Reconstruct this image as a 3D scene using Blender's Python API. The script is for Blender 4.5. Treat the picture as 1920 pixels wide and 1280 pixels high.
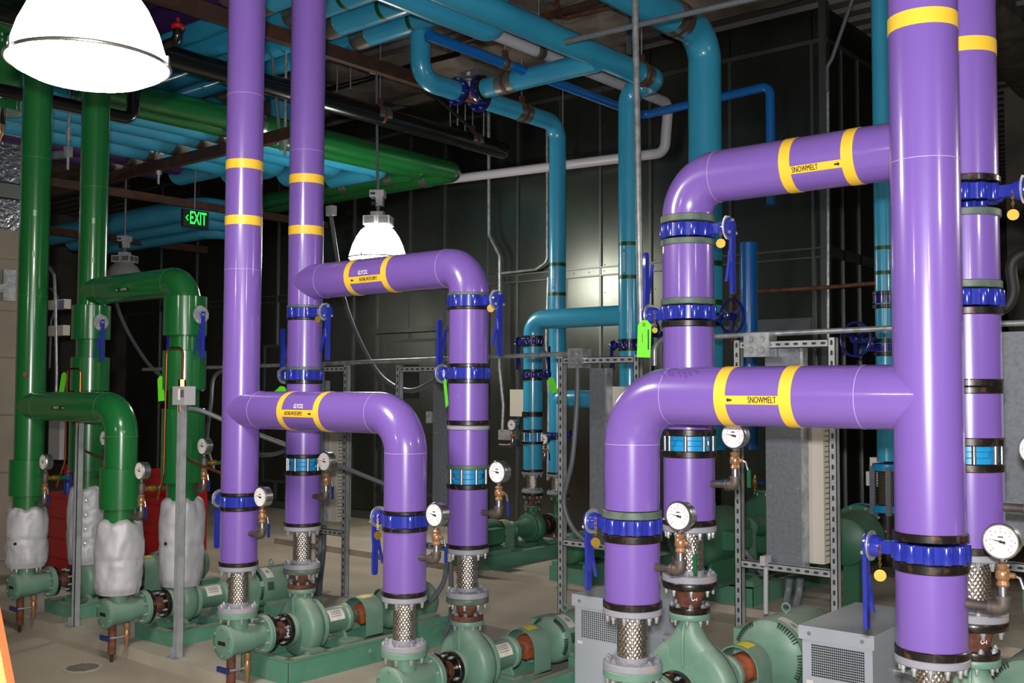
import bpy, math, random
from mathutils import Vector, Matrix
random.seed(7)
for o in list(bpy.data.objects): bpy.data.objects.remove(o)
sc = bpy.context.scene
V = Vector
PI = math.pi
# ------------------------------------------------------------------ camera
FPX = 1966.45
YAW, PITCH, ROLL = math.radians(39.889), math.radians(2.688), math.radians(0.18)
CAM = V((0, 0, 1.7))
_F = V((-math.sin(YAW)*math.cos(PITCH), math.cos(YAW)*math.cos(PITCH), math.sin(PITCH)))
_R0 = V((math.cos(YAW), math.sin(YAW), 0)); _U0 = _R0.cross(_F)
_R = _R0*math.cos(ROLL) + _U0*math.sin(ROLL); _U = _U0*math.cos(ROLL) - _R0*math.sin(ROLL)
cd = bpy.data.cameras.new('camera'); cd.sensor_width = 36; cd.lens = 36*FPX/1920; cd.clip_start = .05; cd.clip_end = 200
co = bpy.data.objects.new('camera', cd); sc.collection.objects.link(co)
co.matrix_world = Matrix(((_R.x, _U.x, -_F.x, CAM.x), (_R.y, _U.y, -_F.y, CAM.y), (_R.z, _U.z, -_F.z, CAM.z), (0, 0, 0, 1)))
sc.camera = co
# ------------------------------------------------------------------ world, lights, exposure
w = bpy.data.worlds.new('world'); sc.world = w; w.use_nodes = True
w.node_tree.nodes['Background'].inputs[0].default_value = (1, .95, .88, 1)
w.node_tree.nodes['Background'].inputs[1].default_value = .06
sc.view_settings.view_transform = 'Standard'; sc.view_settings.look = 'None'
sc.view_settings.exposure = 0.0; sc.view_settings.gamma = 1.0; sc.view_settings.use_curve_mapping = False
fl = bpy.data.lights.new('camera_flash', 'AREA'); fl.shape = 'RECTANGLE'; fl.size = .09; fl.size_y = .05; fl.energy = 235; fl.color = (1, .97, .95)
fo = bpy.data.objects.new('camera_flash', fl); sc.collection.objects.link(fo)
fo.location = CAM - _F*.06 + _U*.13 - _R*.03
fo.rotation_euler = (-(_F + _U*.05)).to_track_quat('Z', 'Y').to_euler()

def at(x, y, X=None, Y=None, Z=None):
    """survey helper: the point on a plane of the room (X, Y or Z given) on the sight line of photo pixel x, y"""
    d = _F + _R*((x-960)/FPX) - _U*((y-640)/FPX)
    t = X/d.x if X is not None else Y/d.y if Y is not None else (Z-1.7)/d.z
    return CAM + d*t

# ------------------------------------------------------------------ mesh builder
def frame_of(ax):
    ax = V(ax).normalized()
    u = ax.cross(V((0, 0, 1)))
    if u.length < 1e-4: u = V((1, 0, 0))
    u.normalize(); v = ax.cross(u).normalized()
    return u, v, ax
class MB:
    def __init__(s): s.v = []; s.f = []
    def add(s, vs, fs):
        o = len(s.v); s.v += [tuple(a) for a in vs]; s.f += [[i+o for i in f] for f in fs]; return s
    def box(s, c, d, rz=0, M=None):
        c = V(c); hx, hy, hz = d[0]/2, d[1]/2, d[2]/2
        M = M or Matrix.Rotation(rz, 3, 'Z')
        vs = [c + M @ V((x*hx, y*hy, z*hz)) for x in (-1, 1) for y in (-1, 1) for z in (-1, 1)]
        return s.add(vs, [(0, 1, 3, 2), (4, 6, 7, 5), (0, 4, 5, 1), (2, 3, 7, 6), (0, 2, 6, 4), (1, 5, 7, 3)])
    def b2(s, lo, hi):
        return s.box([(a+b)/2 for a, b in zip(lo, hi)], [abs(b-a) for a, b in zip(lo, hi)])
    def lathe(s, prof, o=(0, 0, 0), ax=(0, 0, 1), seg=28, cap=True, a0=0, a1=2*PI):
        u, v, a = frame_of(ax); o = V(o); full = abs(a1-a0-2*PI) < 1e-6
        n = seg if full else seg+1; vs = []; fs = []
        for r, h in prof:
            for i in range(n):
                t = a0+(a1-a0)*i/seg
                vs.append(o + a*h + (u*math.cos(t)+v*math.sin(t))*r)
        for k in range(len(prof)-1):
            for i in range(seg):
                j = (i+1) % n if full else i+1
                fs.append((k*n+i, k*n+j, (k+1)*n+j, (k+1)*n+i))
        if cap and full:
            if prof[0][0] > 1e-6: fs.append(list(range(n))[::-1])
            if prof[-1][0] > 1e-6: fs.append([(len(prof)-1)*n+i for i in range(n)])
        return s.add(vs, fs)
    def cyl(s, a, b, r, seg=16, r2=None):
        a = V(a); b = V(b); return s.lathe([(r, 0), (r if r2 is None else r2, (b-a).length)], a, b-a, seg)
    def tube(s, pts, r, seg=12, cap=True):
        pts = [V(p) for p in pts]; n = len(pts)
        if n < 2: return s
        t0 = (pts[1]-pts[0]).normalized(); u, v, _ = frame_of(t0); vs = []; fs = []; pt = t0
        for k in range(n):
            if k == 0: t = t0
            elif k == n-1: t = (pts[k]-pts[k-1]).normalized()
            else: t = ((pts[k+1]-pts[k]).normalized()+(pts[k]-pts[k-1]).normalized()).normalized()
            q = pt.rotation_difference(t); u = q @ u; v = q @ v; pt = t
            rr = r[k] if isinstance(r, (list, tuple)) else r
            for i in range(seg):
                a = 2*PI*i/seg; vs.append(pts[k]+(u*math.cos(a)+v*math.sin(a))*rr)
        for k in range(n-1):
            for i in range(seg):
                j = (i+1) % seg; fs.append((k*seg+i, k*seg+j, (k+1)*seg+j, (k+1)*seg+i))
        if cap: fs.append(list(range(seg))[::-1]); fs.append([(n-1)*seg+i for i in range(seg)])
        return s.add(vs, fs)
    def ring(s, o, ax, R, r, seg=20, sub=6):
        u, v, a = frame_of(ax); o = V(o); vs = []; fs = []
        for i in range(seg):
            t = 2*PI*i/seg; d = u*math.cos(t)+v*math.sin(t)
            for k in range(sub):
                b = 2*PI*k/sub; vs.append(o+d*(R+r*math.cos(b))+a*(r*math.sin(b)))
        for i in range(seg):
            for k in range(sub):
                i2 = (i+1) % seg; k2 = (k+1) % sub
                fs.append((i*sub+k, i2*sub+k, i2*sub+k2, i*sub+k2))
        return s.add(vs, fs)
    def prism(s, poly, o, u, v, wv):
        o, u, v, wv = V(o), V(u), V(v), V(wv); n = len(poly)
        vs = [o+u*a+v*b for a, b in poly]; vs += [p+wv for p in vs]
        fs = [list(range(n))[::-1], list(range(n, 2*n))]+[(i, (i+1) % n, n+(i+1) % n, n+i) for i in range(n)]
        return s.add(vs, fs)
    def mesh(s, name, mat, ang=40):
        m = bpy.data.meshes.new(name); m.from_pydata(s.v, [], s.f); m.validate()
        import bmesh
        b = bmesh.new(); b.from_mesh(m); bmesh.ops.recalc_face_normals(b, faces=b.faces); b.to_mesh(m); b.free()
        for p in m.polygons: p.use_smooth = True
        m.set_sharp_from_angle(angle=math.radians(ang))
        if mat: m.materials.append(MATS[mat])
        return m
def bend(pts, R, n=8):
    """polyline with its corners rounded to radius R"""
    pts = [V(p) for p in pts]; out = [pts[0]]
    for i in range(1, len(pts)-1):
        a = (pts[i-1]-pts[i]).normalized(); b = (pts[i+1]-pts[i]).normalized()
        th = a.angle(b); d = min(R/math.tan(th/2), (pts[i-1]-pts[i]).length*.49+.0, (pts[i+1]-pts[i]).length*.98)
        R2 = d*math.tan(th/2); c = pts[i]+(a+b).normalized()*(R2/math.sin(th/2))
        p0 = pts[i]+a*d; p1 = pts[i]+b*d; v0 = p0-c; v1 = p1-c; ang = v0.angle(v1); axis = v0.cross(v1).normalized()
        for k in range(n+1): out.append(c+Matrix.Rotation(ang*k/n, 3, axis) @ v0)
    out.append(pts[-1]); return out
def spline(pts, n=8):
    pts = [V(p) for p in pts]; P = [2*pts[0]-pts[1]]+pts+[2*pts[-1]-pts[-2]]; out = []
    for i in range(1, len(P)-2):
        for k in range(n):
            t = k/n; a, b, c, d = P[i-1], P[i], P[i+1], P[i+2]
            out.append(.5*((2*b)+(c-a)*t+(2*a-5*b+4*c-d)*t*t+(3*b-a-3*c+d)*t**3))
    out.append(pts[-1]); return out

# ------------------------------------------------------------------ materials
MATS = {}
def lin(c): return tuple(((x/255)/12.92 if x/255 <= .04045 else ((x/255+.055)/1.055)**2.4) for x in c)+(1,)
def mat(name, col, rough=.5, metal=0, col2=None, nscale=8, lo=.4, hi=.65, bump=0, bscale=60, coat=0, dust=0, dcol=(165, 155, 140), emit=0, stretch=None, det=4):
    m = bpy.data.materials.new(name); m.use_nodes = True; nt = m.node_tree; N = nt.nodes; L = nt.links
    b = N['Principled BSDF']; b.inputs['Base Color'].default_value = lin(col); b.inputs['Roughness'].default_value = rough; b.inputs['Metallic'].default_value = metal
    if coat: b.inputs['Coat Weight'].default_value = coat; b.inputs['Coat Roughness'].default_value = .08
    tc = N.new('ShaderNodeTexCoord'); vec = tc.outputs['Object']
    if stretch:
        mp = N.new('ShaderNodeMapping'); mp.inputs['Scale'].default_value = stretch; L.new(vec, mp.inputs[0]); vec = mp.outputs[0]
    cur = None
    if col2:
        n = N.new('ShaderNodeTexNoise'); n.inputs['Scale'].default_value = nscale; n.inputs['Detail'].default_value = det; L.new(vec, n.inputs['Vector'])
        r = N.new('ShaderNodeMapRange'); r.inputs[1].default_value = lo; r.inputs[2].default_value = hi; L.new(n.outputs[0], r.inputs[0])
        mx = N.new('ShaderNodeMix'); mx.data_type = 'RGBA'; mx.inputs[6].default_value = lin(col); mx.inputs[7].default_value = lin(col2); L.new(r.outputs[0], mx.inputs[0]); cur = mx.outputs[2]
    if dust:
        g = N.new('ShaderNodeNewGeometry'); sp = N.new('ShaderNodeSeparateXYZ'); L.new(g.outputs['Normal'], sp.inputs[0])
        n = N.new('ShaderNodeTexNoise'); n.inputs['Scale'].default_value = 14; n.inputs['Detail'].default_value = 5; L.new(tc.outputs['Object'], n.inputs['Vector'])
        ad = N.new('ShaderNodeMath'); ad.operation = 'ADD'; L.new(sp.outputs[2], ad.inputs[0]); L.new(n.outputs[0], ad.inputs[1])
        r = N.new('ShaderNodeMapRange'); r.inputs[1].default_value = .55; r.inputs[2].default_value = 1.6; r.inputs[4].default_value = dust; L.new(ad.outputs[0], r.inputs[0])
        mx = N.new('ShaderNodeMix'); mx.data_type = 'RGBA'; mx.inputs[7].default_value = lin(dcol); L.new(r.outputs[0], mx.inputs[0])
        if cur: L.new(cur, mx.inputs[6])
        else: mx.inputs[6].default_value = lin(col)
        cur = mx.outputs[2]
    if cur: L.new(cur, b.inputs['Base Color'])
    if bump:
        n = N.new('ShaderNodeTexNoise'); n.inputs['Scale'].default_value = bscale; n.inputs['Detail'].default_value = 3; L.new(vec, n.inputs['Vector'])
        bp = N.new('ShaderNodeBump'); bp.inputs['Strength'].default_value = bump; bp.inputs['Distance'].default_value = .01; L.new(n.outputs[0], bp.inputs['Height']); L.new(bp.outputs[0], b.inputs['Normal'])
    if emit: b.inputs['Emission Color'].default_value = lin(col); b.inputs['Emission Strength'].default_value = emit
    MATS[name] = m; return m
mat('purple', (119, 89, 171), .28, coat=.5, col2=(115, 86, 167), nscale=1.5)
mat('violet', (60, 34, 86), .3, coat=.3)
mat('green', (24, 102, 48), .25, coat=.6, col2=(22, 96, 45), nscale=2)
mat('cyan', (56, 160, 198), .28, coat=.5, col2=(52, 152, 192), nscale=2)
mat('blue_pipe', (14, 98, 176), .3, coat=.4)
mat('white_pipe', (198, 196, 206), .35)
mat('black_pipe', (16, 16, 16), .25, coat=.4)
mat('seam', (176, 150, 200), .4)
mat('seam_green', (60, 130, 75), .4)
mat('yellow', (238, 194, 58), .4)
mat('band_green', (12, 70, 20), .4)
mat('ink', (25, 20, 12), .6)
mat('white_ink', (240, 238, 240), .5)
mat('valve_blue', (34, 46, 150), .22, coat=.6)
mat('valve_dark', (22, 26, 110), .25, coat=.5)
mat('black_iron', (26, 22, 20), .35, .3, col2=(100, 66, 44), nscale=26, lo=.55, hi=.75, coat=.3)
mat('green_iron', (70, 90, 80), .5, col2=(98, 106, 94), nscale=18)
mat('grey_flange', (140, 142, 152), .45, col2=(165, 150, 145), nscale=12, lo=.55, hi=.8)
mat('braid', (205, 200, 192), .28, 1, col2=(150, 145, 138), nscale=90)
mat('steel', (196, 198, 200), .3, 1)
mat('zinc', (186, 190, 194), .36, .6, col2=(150, 155, 160), nscale=20)
mat('galv', (124, 130, 138), .42, .35, col2=(110, 116, 124), nscale=50, lo=.4, hi=.7)
mat('strut', (178, 182, 185), .42, .35, col2=(158, 163, 167), nscale=14)
mat('slot_dark', (44, 46, 48), .7)
mat('pump_green', (104, 141, 122), .45, col2=(95, 132, 114), nscale=6, dust=.45, dcol=(168, 170, 156))
mat('pump_dark', (52, 104, 78), .45, dust=.4, dcol=(120, 122, 108))
mat('base_green', (80, 134, 111), .45, dust=.8, dcol=(176, 168, 152), col2=(88, 142, 119), nscale=5)
mat('rust', (112, 66, 48), .75, col2=(76, 44, 34), nscale=20, bump=.3)
mat('rust_orange', (150, 76, 40), .8, col2=(96, 48, 28), nscale=14)
mat('iron_pipe', (74, 70, 70), .5, .4, col2=(96, 86, 80), nscale=16)
mat('bronze', (176, 134, 98), .34, .55, col2=(150, 110, 78), nscale=20)
mat('brass', (190, 156, 70), .3, .9)
mat('bellows', (104, 96, 76), .5, .4)
mat('copper', (196, 112, 66), .25, 1)
mat('gauge_white', (238, 236, 234), .35)
mat('gauge_red', (214, 110, 110), .5)
mat('lever_blue', (30, 44, 110), .35)
mat('lever_green', (14, 84, 54), .35)
mat('tag_green', (104, 232, 44), .5)
mat('label_white', (228, 226, 216), .5, col2=(205, 203, 192), nscale=10)
mat('label_yellow', (226, 206, 60), .5)
mat('label_red', (190, 50, 40), .5)
mat('strainer_blue', (24, 140, 196), .35)
mat('window', (170, 180, 180), .15, .6)
mat('blanket', (190, 190, 196), .55, .2, col2=(178, 178, 184), nscale=5, bump=.2, bscale=18)
mat('transformer', (172, 178, 187), .4, dust=.25, dcol=(170, 168, 160))
mat('hole', (30, 32, 34), .8)
mat('beige_box', (196, 190, 178), .5)
mat('slot_shade', (40, 66, 54), .7)  # shade inside the motor vent slots, put into the colour as dark green
mat('rubber', (24, 24, 26), .6)
mat('conduit_grey', (92, 96, 102), .45)
mat('channel', (70, 50, 42), .6, .3, col2=(104, 62, 40), nscale=7, lo=.5, hi=.75)
mat('clamp', (84, 52, 44), .6)
mat('saddle', (176, 176, 170), .3, .9)
mat('red_paint', (172, 14, 26), .35)
mat('can_blue', (40, 60, 160), .4)
mat('orange', (236, 110, 58), .5, bump=.2, bscale=300)
mat('beige_wall', (150, 140, 124), .7, col2=(142, 133, 118), nscale=3)
mat('foil', (190, 190, 192), .25, 1, bump=1, bscale=22)
mat('exit_black', (10, 12, 10), .4)
mat('exit_green', (40, 255, 90), .5, emit=1.2)
mat('lamp_grey', (176, 174, 178), .4)
mat('fin_dark', (96, 96, 100), .5)
mat('lamp_glow', (255, 248, 236), .5, emit=26)
mat('lamp_lens', (255, 248, 236), .3, emit=75)
mat('lamp_off', (150, 150, 146), .25)
# ------------------------------------------------------------------ scene objects
col = sc.collection
def obj(name, mesh, parent=None, loc=None, rot=None):
    o = bpy.data.objects.new(name, mesh); col.objects.link(o)
    if parent: o.parent = parent
    if loc is not None: o.location = loc
    if rot is not None: o.rotation_euler = rot
    return o
def part(name, mb, m, parent, ang=40, label=None):
    o = obj(name, mb.mesh(name, m, ang), parent)
    if label: o['label'] = label
    return o
def tag(o, label, cat, group=None):
    o['label'] = label; o['category'] = cat
    if group: o['group'] = group
    return o
def thing(name, label, cat, loc=(0, 0, 0), rz=0, group=None, scale=1):
    o = bpy.data.objects.new(name, None); col.objects.link(o); o.empty_display_size = .05
    o.location = loc; o.rotation_euler = (0, 0, rz); o.scale = (scale,)*3
    return tag(o, label, cat, group)
def struct(name, mb, m, label=None, ang=40, parent=None):
    o = part(name, mb, m, parent, ang); o['kind'] = 'structure'
    if label: o['label'] = label
    return o
CACHE = {}
def proto(key, build):
    """build() -> list of (part name, mesh, matrix, index of parent part or None); made once, shared by every copy"""
    if key not in CACHE: CACHE[key] = build()
    return CACHE[key]
def place(key, build, name, label, cat, loc, rz=0, group=None, scale=1):
    t = thing(name, label, cat, loc, rz, group, scale); made = []
    for pn, me, M, pi in proto(key, build):
        o = obj(pn, me, t if pi is None else made[pi])
        if M is not None: o.matrix_local = M
        made.append(o)
    return t
_text = {}
def text_mesh(s, size, xs=.62, bold=0.0, fat=0.0):
    """flat lettering, centred, as (verts, faces) in metres"""
    if fat:
        v, f = text_mesh(s, size, xs, bold); n = len(v)
        return [(a-fat, b) for a, b in v]+[(a+fat, b) for a, b in v], f+[[i+n for i in p] for p in f]
    k = (s, size, xs, bold)
    if k not in _text:
        c = bpy.data.curves.new('lettering', 'FONT'); c.body = s; c.size = size; c.align_x = 'CENTER'; c.align_y = 'CENTER'; c.offset = bold; c.resolution_u = 3
        o = bpy.data.objects.new('lettering', c); col.objects.link(o); bpy.context.view_layer.update()
        me = bpy.data.meshes.new_from_object(o.evaluated_get(bpy.context.evaluated_depsgraph_get()))
        import bmesh
        bt_ = bmesh.new(); bt_.from_mesh(me); bmesh.ops.triangulate(bt_, faces=bt_.faces); bt_.to_mesh(me); bt_.free()
        _text[k] = ([(v.co.x*xs, v.co.y) for v in me.vertices], [list(p.vertices) for p in me.polygons])
        bpy.data.objects.remove(o); bpy.data.curves.remove(c); bpy.data.meshes.remove(me)
    return _text[k]
def wpart(name, mb, m, parent, ang=40, label=None):
    """a part whose shape is given in room coordinates"""
    l = parent.location
    if parent.parent: l = parent.parent.location + l
    mb.v = [(a-l.x, b-l.y, c-l.z) for a, b, c in mb.v]
    return part(name, mb, m, parent, ang, label)
def one(name, mb, m, label, cat, group=None, ang=40):
    """a thing that is one mesh, given in room coordinates; origin at its base"""
    xs, ys, zs = zip(*mb.v); b = V(((min(xs)+max(xs))/2, (min(ys)+max(ys))/2, min(zs)))
    mb.v = [(x-b.x, y-b.y, z-b.z) for x, y, z in mb.v]
    o = obj(name, mb.mesh(name, m, ang), None, b); return tag(o, label, cat, group)
FLOOR, PAD = .06, .13
Y1, Y2 = 3.4, 3.827
XC = {'Ga': -7.134, 'Gb': -5.945, 'Pa': -4.74, 'Pb': -3.477, 'Sa': -2.239, 'Sb': -1.122}
WHO = {'Ga': 'left green pump', 'Gb': 'right green pump', 'Pa': 'left glycol pump', 'Pb': 'right glycol pump', 'Sa': 'left snowmelt pump', 'Sb': 'right snowmelt pump'}
RAD = {'G': .097, 'P': .0985, 'S': .106}
WALLY = 9.2; CEIL = 5.55
# ================================================================== the setting
mat('floor', (178, 167, 151), .5, col2=(146, 135, 120), nscale=1.1, lo=.35, hi=.7, bump=.05, bscale=20, det=8)
mat('pad', (184, 175, 161), .7, col2=(156, 147, 134), nscale=2.2, lo=.35, hi=.7, bump=.12, bscale=40, det=8)
mat('ahu', (112, 117, 111), .30, .975, col2=(84, 89, 84), nscale=1.2, lo=.35, hi=.7, det=6, stretch=(1, 1, .35))
mat('ahu_trim', (110, 116, 116), .4, .9)
mat('deck', (108, 104, 102), .55, .2)
mat('fireproof', (122, 112, 102), .95, col2=(96, 87, 79), nscale=5, bump=.9, bscale=30)
mat('concrete', (112, 106, 98), .85, col2=(86, 82, 76), nscale=2, bump=.2, bscale=20)
struct('floor', MB().b2((-22, -6, -.2), (6, 20, FLOOR)), 'floor', 'dusty tan concrete floor')
p = struct('floor_pad', MB().b2((-8.6, 3.477, FLOOR-.02), (.6, 5.35, PAD)), 'pad', 'raised concrete housekeeping pad under the front row of pumps')
p = struct('floor_pad', MB().b2((-9.2, 7.05, FLOOR-.02), (.6, 9.0, PAD-.01)), 'pad', 'raised concrete pad under the rear row of pumps')
struct('wall_right', MB().b2((-1.5, 14, 0), (6, 14.2, CEIL)), 'concrete', 'bare concrete wall far behind on the right')
struct('wall_back', MB().b2((-1.7, 9, 0), (-1.5, 14.2, CEIL)).b2((-3.6, 13.9, 0), (-1.5, 14.2, CEIL)), 'concrete')
struct('wall_left', MB().b2((-22.2, -6, 0), (-22, 20, CEIL)), 'concrete')
struct('wall_front', MB().b2((-22, -6.2, 0), (6, -6, CEIL)).b2((6, -6, 0), (6.2, 20, CEIL)), 'concrete')
struct('wall_far', MB().b2((-22, 19.8, 0), (-4, 20, CEIL)), 'concrete')
# ceiling: ribbed deck running along X, with sprayed-on fireproofing beams
mb = MB(); y = -6.0; vs = []; fs = []
while y < 20:
    for yy, z in ((y, CEIL), (y+.09, CEIL), (y+.12, CEIL-.075), (y+.27, CEIL-.075), (y+.30, CEIL)):
        vs += [(-22, yy, z), (6, yy, z)]
    y += .30
fs = [(2*i, 2*i+1, 2*i+3, 2*i+2) for i in range(len(vs)//2-1)]
mb.add(vs, fs); mb.b2((-22, -6, CEIL+.01), (6, 20, CEIL+.15))
struct('ceiling', mb, 'deck', 'dark ribbed steel deck ceiling', 25)
def rough_beam(lo, hi, ax, n=40):
    """sprayed beam: a box with an uneven skin"""
    from mathutils import noise
    mb = MB(); lo, hi = V(lo), V(hi); L = hi[ax]-lo[ax]; o = 1-ax; vs = []; fs = []
    prof = [(lo[o], hi.z), (lo[o]-.0, lo.z+.05), (lo[o]+.06, lo.z), ((lo[o]+hi[o])/2, lo.z-.02), (hi[o]-.06, lo.z), (hi[o], lo.z+.05), (hi[o], hi.z)]
    for i in range(n+1):
        for a, z in prof:
            p = V((0, 0, z)); p[ax] = lo[ax]+L*i/n; p[o] = a
            d = noise.noise(p*3)*.035
            p[o] += d; p.z += d; vs.append(p)
    m = len(prof)
    for i in range(n):
        for k in range(m-1): fs.append((i*m+k, i*m+k+1, (i+1)*m+k+1, (i+1)*m+k))
    return mb.add(vs, fs)
for k, yb in enumerate((5.9, 8.2)):
    struct('trim_%d' % (k+1), rough_beam((-20, yb, CEIL-.28), (4, yb+.75, CEIL), 0, 70), 'fireproof', ('nearer', 'farther')[k]+' beam under the deck coated in grey sprayed fireproofing')
for k, xb in enumerate((-9.6, -6.9, -3.4)):
    struct('trim_%d' % (k+3), rough_beam((xb, -5, CEIL-.24), (xb+.7, 19, CEIL), 1, 70), 'fireproof', ('left', 'middle', 'right')[k]+' cross beam coated in grey sprayed fireproofing')
# ------------------------------------------------------------------ the sheet metal air handler that forms the back wall
ahu = thing('air_handler', 'huge dark sheet metal air handler casing forming the back wall', 'air handler', (-8, WALLY, FLOOR))
XE = -3.92
part_panels = []
seams = [-16.0, -15.0, -14.0, -13.0, -12.0, -11.2, -10.4, -9.95, -9.35, -8.75, -8.05, -7.6, -6.99, -6.45, -5.82, -4.9, -4.05, XE]
rows = [(FLOOR+.12, 2.93), (3.03, 4.93), (4.98, 5.27)]
for i in range(len(seams)-1):
    for r, (z0, z1) in enumerate(rows):
        a, b = seams[i]+.006, seams[i+1]-.006
        wpart('panel', MB().b2((a, WALLY, z0), (b, WALLY+.06, z1)), 'ahu', ahu)
mb = MB().b2((seams[0], WALLY+.03, FLOOR), (XE-.01, WALLY+.1, 5.27)).b2((XE-.07, WALLY+.03, FLOOR), (XE-.01, 13.5, 5.27))
wpart('casing', mb, 'ahu', ahu)
for x in seams[1:-1]:
    wpart('seam_strip', MB().b2((x-.014, WALLY-.018, FLOOR+.1), (x+.014, WALLY+.01, 4.95)), 'ahu_trim', ahu)
for z0, z1 in ((2.93, 2.945), (3.015, 3.03), (4.935, 4.975)):
    wpart('seam_strip', MB().b2((seams[0], WALLY-.03, z0), (XE, WALLY+.02, z1)), 'ahu_trim', ahu)
wpart('rail', MB().b2((seams[0], WALLY-.012, 2.945), (XE, WALLY+.02, 3.015)), 'ahu', ahu)
wpart('rail', MB().b2((seams[0], WALLY-.04, FLOOR), (XE, WALLY+.05, FLOOR+.1)), 'ahu_trim', ahu)
wpart('corner_angle', MB().b2((XE-.06, WALLY-.015, FLOOR), (XE+.015, WALLY, 5.33)).b2((XE, WALLY-.015, FLOOR), (XE+.015, WALLY+.06, 5.33)), 'ahu_trim', ahu)
ysm = [WALLY+.06, 9.55, 9.95, 10.5, 11.1, 11.7, 12.4, 13.2]
for i in range(len(ysm)-1):
    for z0, z1 in rows:
        wpart('panel', MB().b2((XE-.02, ysm[i]+.006, z0), (XE+.005, ysm[i+1]-.006, z1)), 'ahu', ahu)
    wpart('seam_strip', MB().b2((XE, ysm[i+1]-.012, FLOOR), (XE+.02, ysm[i+1]+.012, 4.95)), 'ahu_trim', ahu)
wpart('seam_strip', MB().b2((XE, WALLY, 4.935), (XE+.025, 13.4, 4.975)), 'ahu_trim', ahu)
wpart('seam_strip', MB().b2((XE, WALLY, 2.93), (XE+.02, 13.4, 3.03)), 'ahu_trim', ahu)
mb = MB()
for x in seams[1:-1]:
    for k in range(16): mb.lathe([(.008, 0), (.006, .006)], (x+.05, WALLY, .35+k*.3), (0, -1, 0), 6)
for k in range(60): mb.lathe([(.009, 0), (.006, .006)], (seams[0]+.2*k, WALLY-.012, 2.98), (0, -1, 0), 6)
for k in range(50): mb.lathe([(.009, 0), (.006, .006)], (seams[0]+.25*k, WALLY, 5.02), (0, -1, 0), 6)
sw = wpart('screws', mb, 'ahu_trim', ahu); sw['kind'] = 'stuff'
# access doors
def ahu_door(x0, x1, z0, z1):
    d = wpart('access_door', MB().b2((x0, WALLY-.05, z0), (x1, WALLY, z1)), 'ahu', ahu)
    t = MB(); e = .035
    t.b2((x0-e, WALLY-.06, z1), (x1+e, WALLY-.02, z1+e)).b2((x0-e, WALLY-.06, z0), (x0, WALLY-.02, z1)).b2((x1, WALLY-.06, z0), (x1+e, WALLY-.02, z1)).b2((x0-e, WALLY-.06, z0-e), (x1+e, WALLY-.02, z0))
    wpart('door_frame', t, 'ahu_trim', d)
    wpart('viewing_window', MB().b2(((x0+x1)/2-.16, WALLY-.06, z1-.7), ((x0+x1)/2+.16, WALLY-.045, z1-.28)), 'hole', d)
    wpart('latch', MB().b2((x1-.12, WALLY-.09, (z0+z1)/2-.07), (x1-.07, WALLY-.05, (z0+z1)/2+.07)), 'zinc', d)
    wpart('nameplate', MB().b2(((x0+x1)/2-.1, WALLY-.056, z1-.22), ((x0+x1)/2+.1, WALLY-.05, z1-.17)), 'ahu_trim', d)
ahu_door(-9.75, -8.85, .45, 2.3)
ahu_door(-12.2, -11.3, .45, 2.3)
ahu_door(-5.65, -4.85, .3, 2.3)
wpart('door_hood', MB().b2((-9.95, WALLY-.09, 2.42), (-8.75, WALLY, 2.48)), 'ahu', ahu)
wpart('louvre_hood', MB().prism([(0, 0), (.12, 0), (0, .16)], at(1385, 632, Y=WALLY), (0, -1, 0), (0, 0, 1), (.75, 0, 0)), 'galv', ahu)

# ================================================================== pipes
def straight(parent, a, b, R, m, name='pipe_wall', seg=40): return wpart(name, MB().cyl(a, b, R, seg), m, parent)
def seam(parent, o, ax, R, m='seam'): return wpart('jacket_seam', MB().lathe([(R, -.0012), (R+.0009, -.0012), (R+.0009, .0012), (R, .0012)], o, ax, 40, False), m, parent)
def band(parent, o, ax, R, w=.033, m='yellow', name='marker_band'):
    return wpart(name, MB().lathe([(R, -w/2), (R+.0012, -w/2), (R+.0012, w/2), (R, w/2)], o, ax, 48, False), m, parent)
def flange(parent, o, z0, z1, R, m, name='flange', ax=(0, 0, 1)):
    e = .003
    return wpart(name, MB().lathe([(R-e, z0), (R, z0+e), (R, z1-e), (R-e, z1)], o, ax, 44), m, parent)
def on_pipe(parent, X, Y, Z, R, phi0, verts, faces, m, name, lift=.002, thick=.0):
    """wrap flat lettering or a flat strip on a pipe that runs along X; phi0 = angle above the -Y side"""
    vs = []
    for u, v in verts:
        ph = phi0 + v/R; r = R+lift
        vs.append((X+u, Y-r*math.cos(ph), Z+r*math.sin(ph)))
    return wpart(name, MB().add(vs, faces), m, parent)
def strip(L, h, n=6):
    vs = []; fs = []
    for i in range(n+1):
        for x in (-L/2, L/2): vs.append((x, -h/2+h*i/n))
    for i in range(n): fs.append((2*i, 2*i+1, 2*i+3, 2*i+2))
    return vs, fs
ARROW = ([(-.5, .2), (.05, .2), (.05, .5), (.5, 0), (.05, -.5), (.05, -.2), (-.5, -.2)], [[0, 1, 5, 6], [2, 3, 4]])
def arrow(w, h, left=False): return [((-u if left else u)*w, v*h) for u, v in ARROW[0]], ARROW[1]

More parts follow.
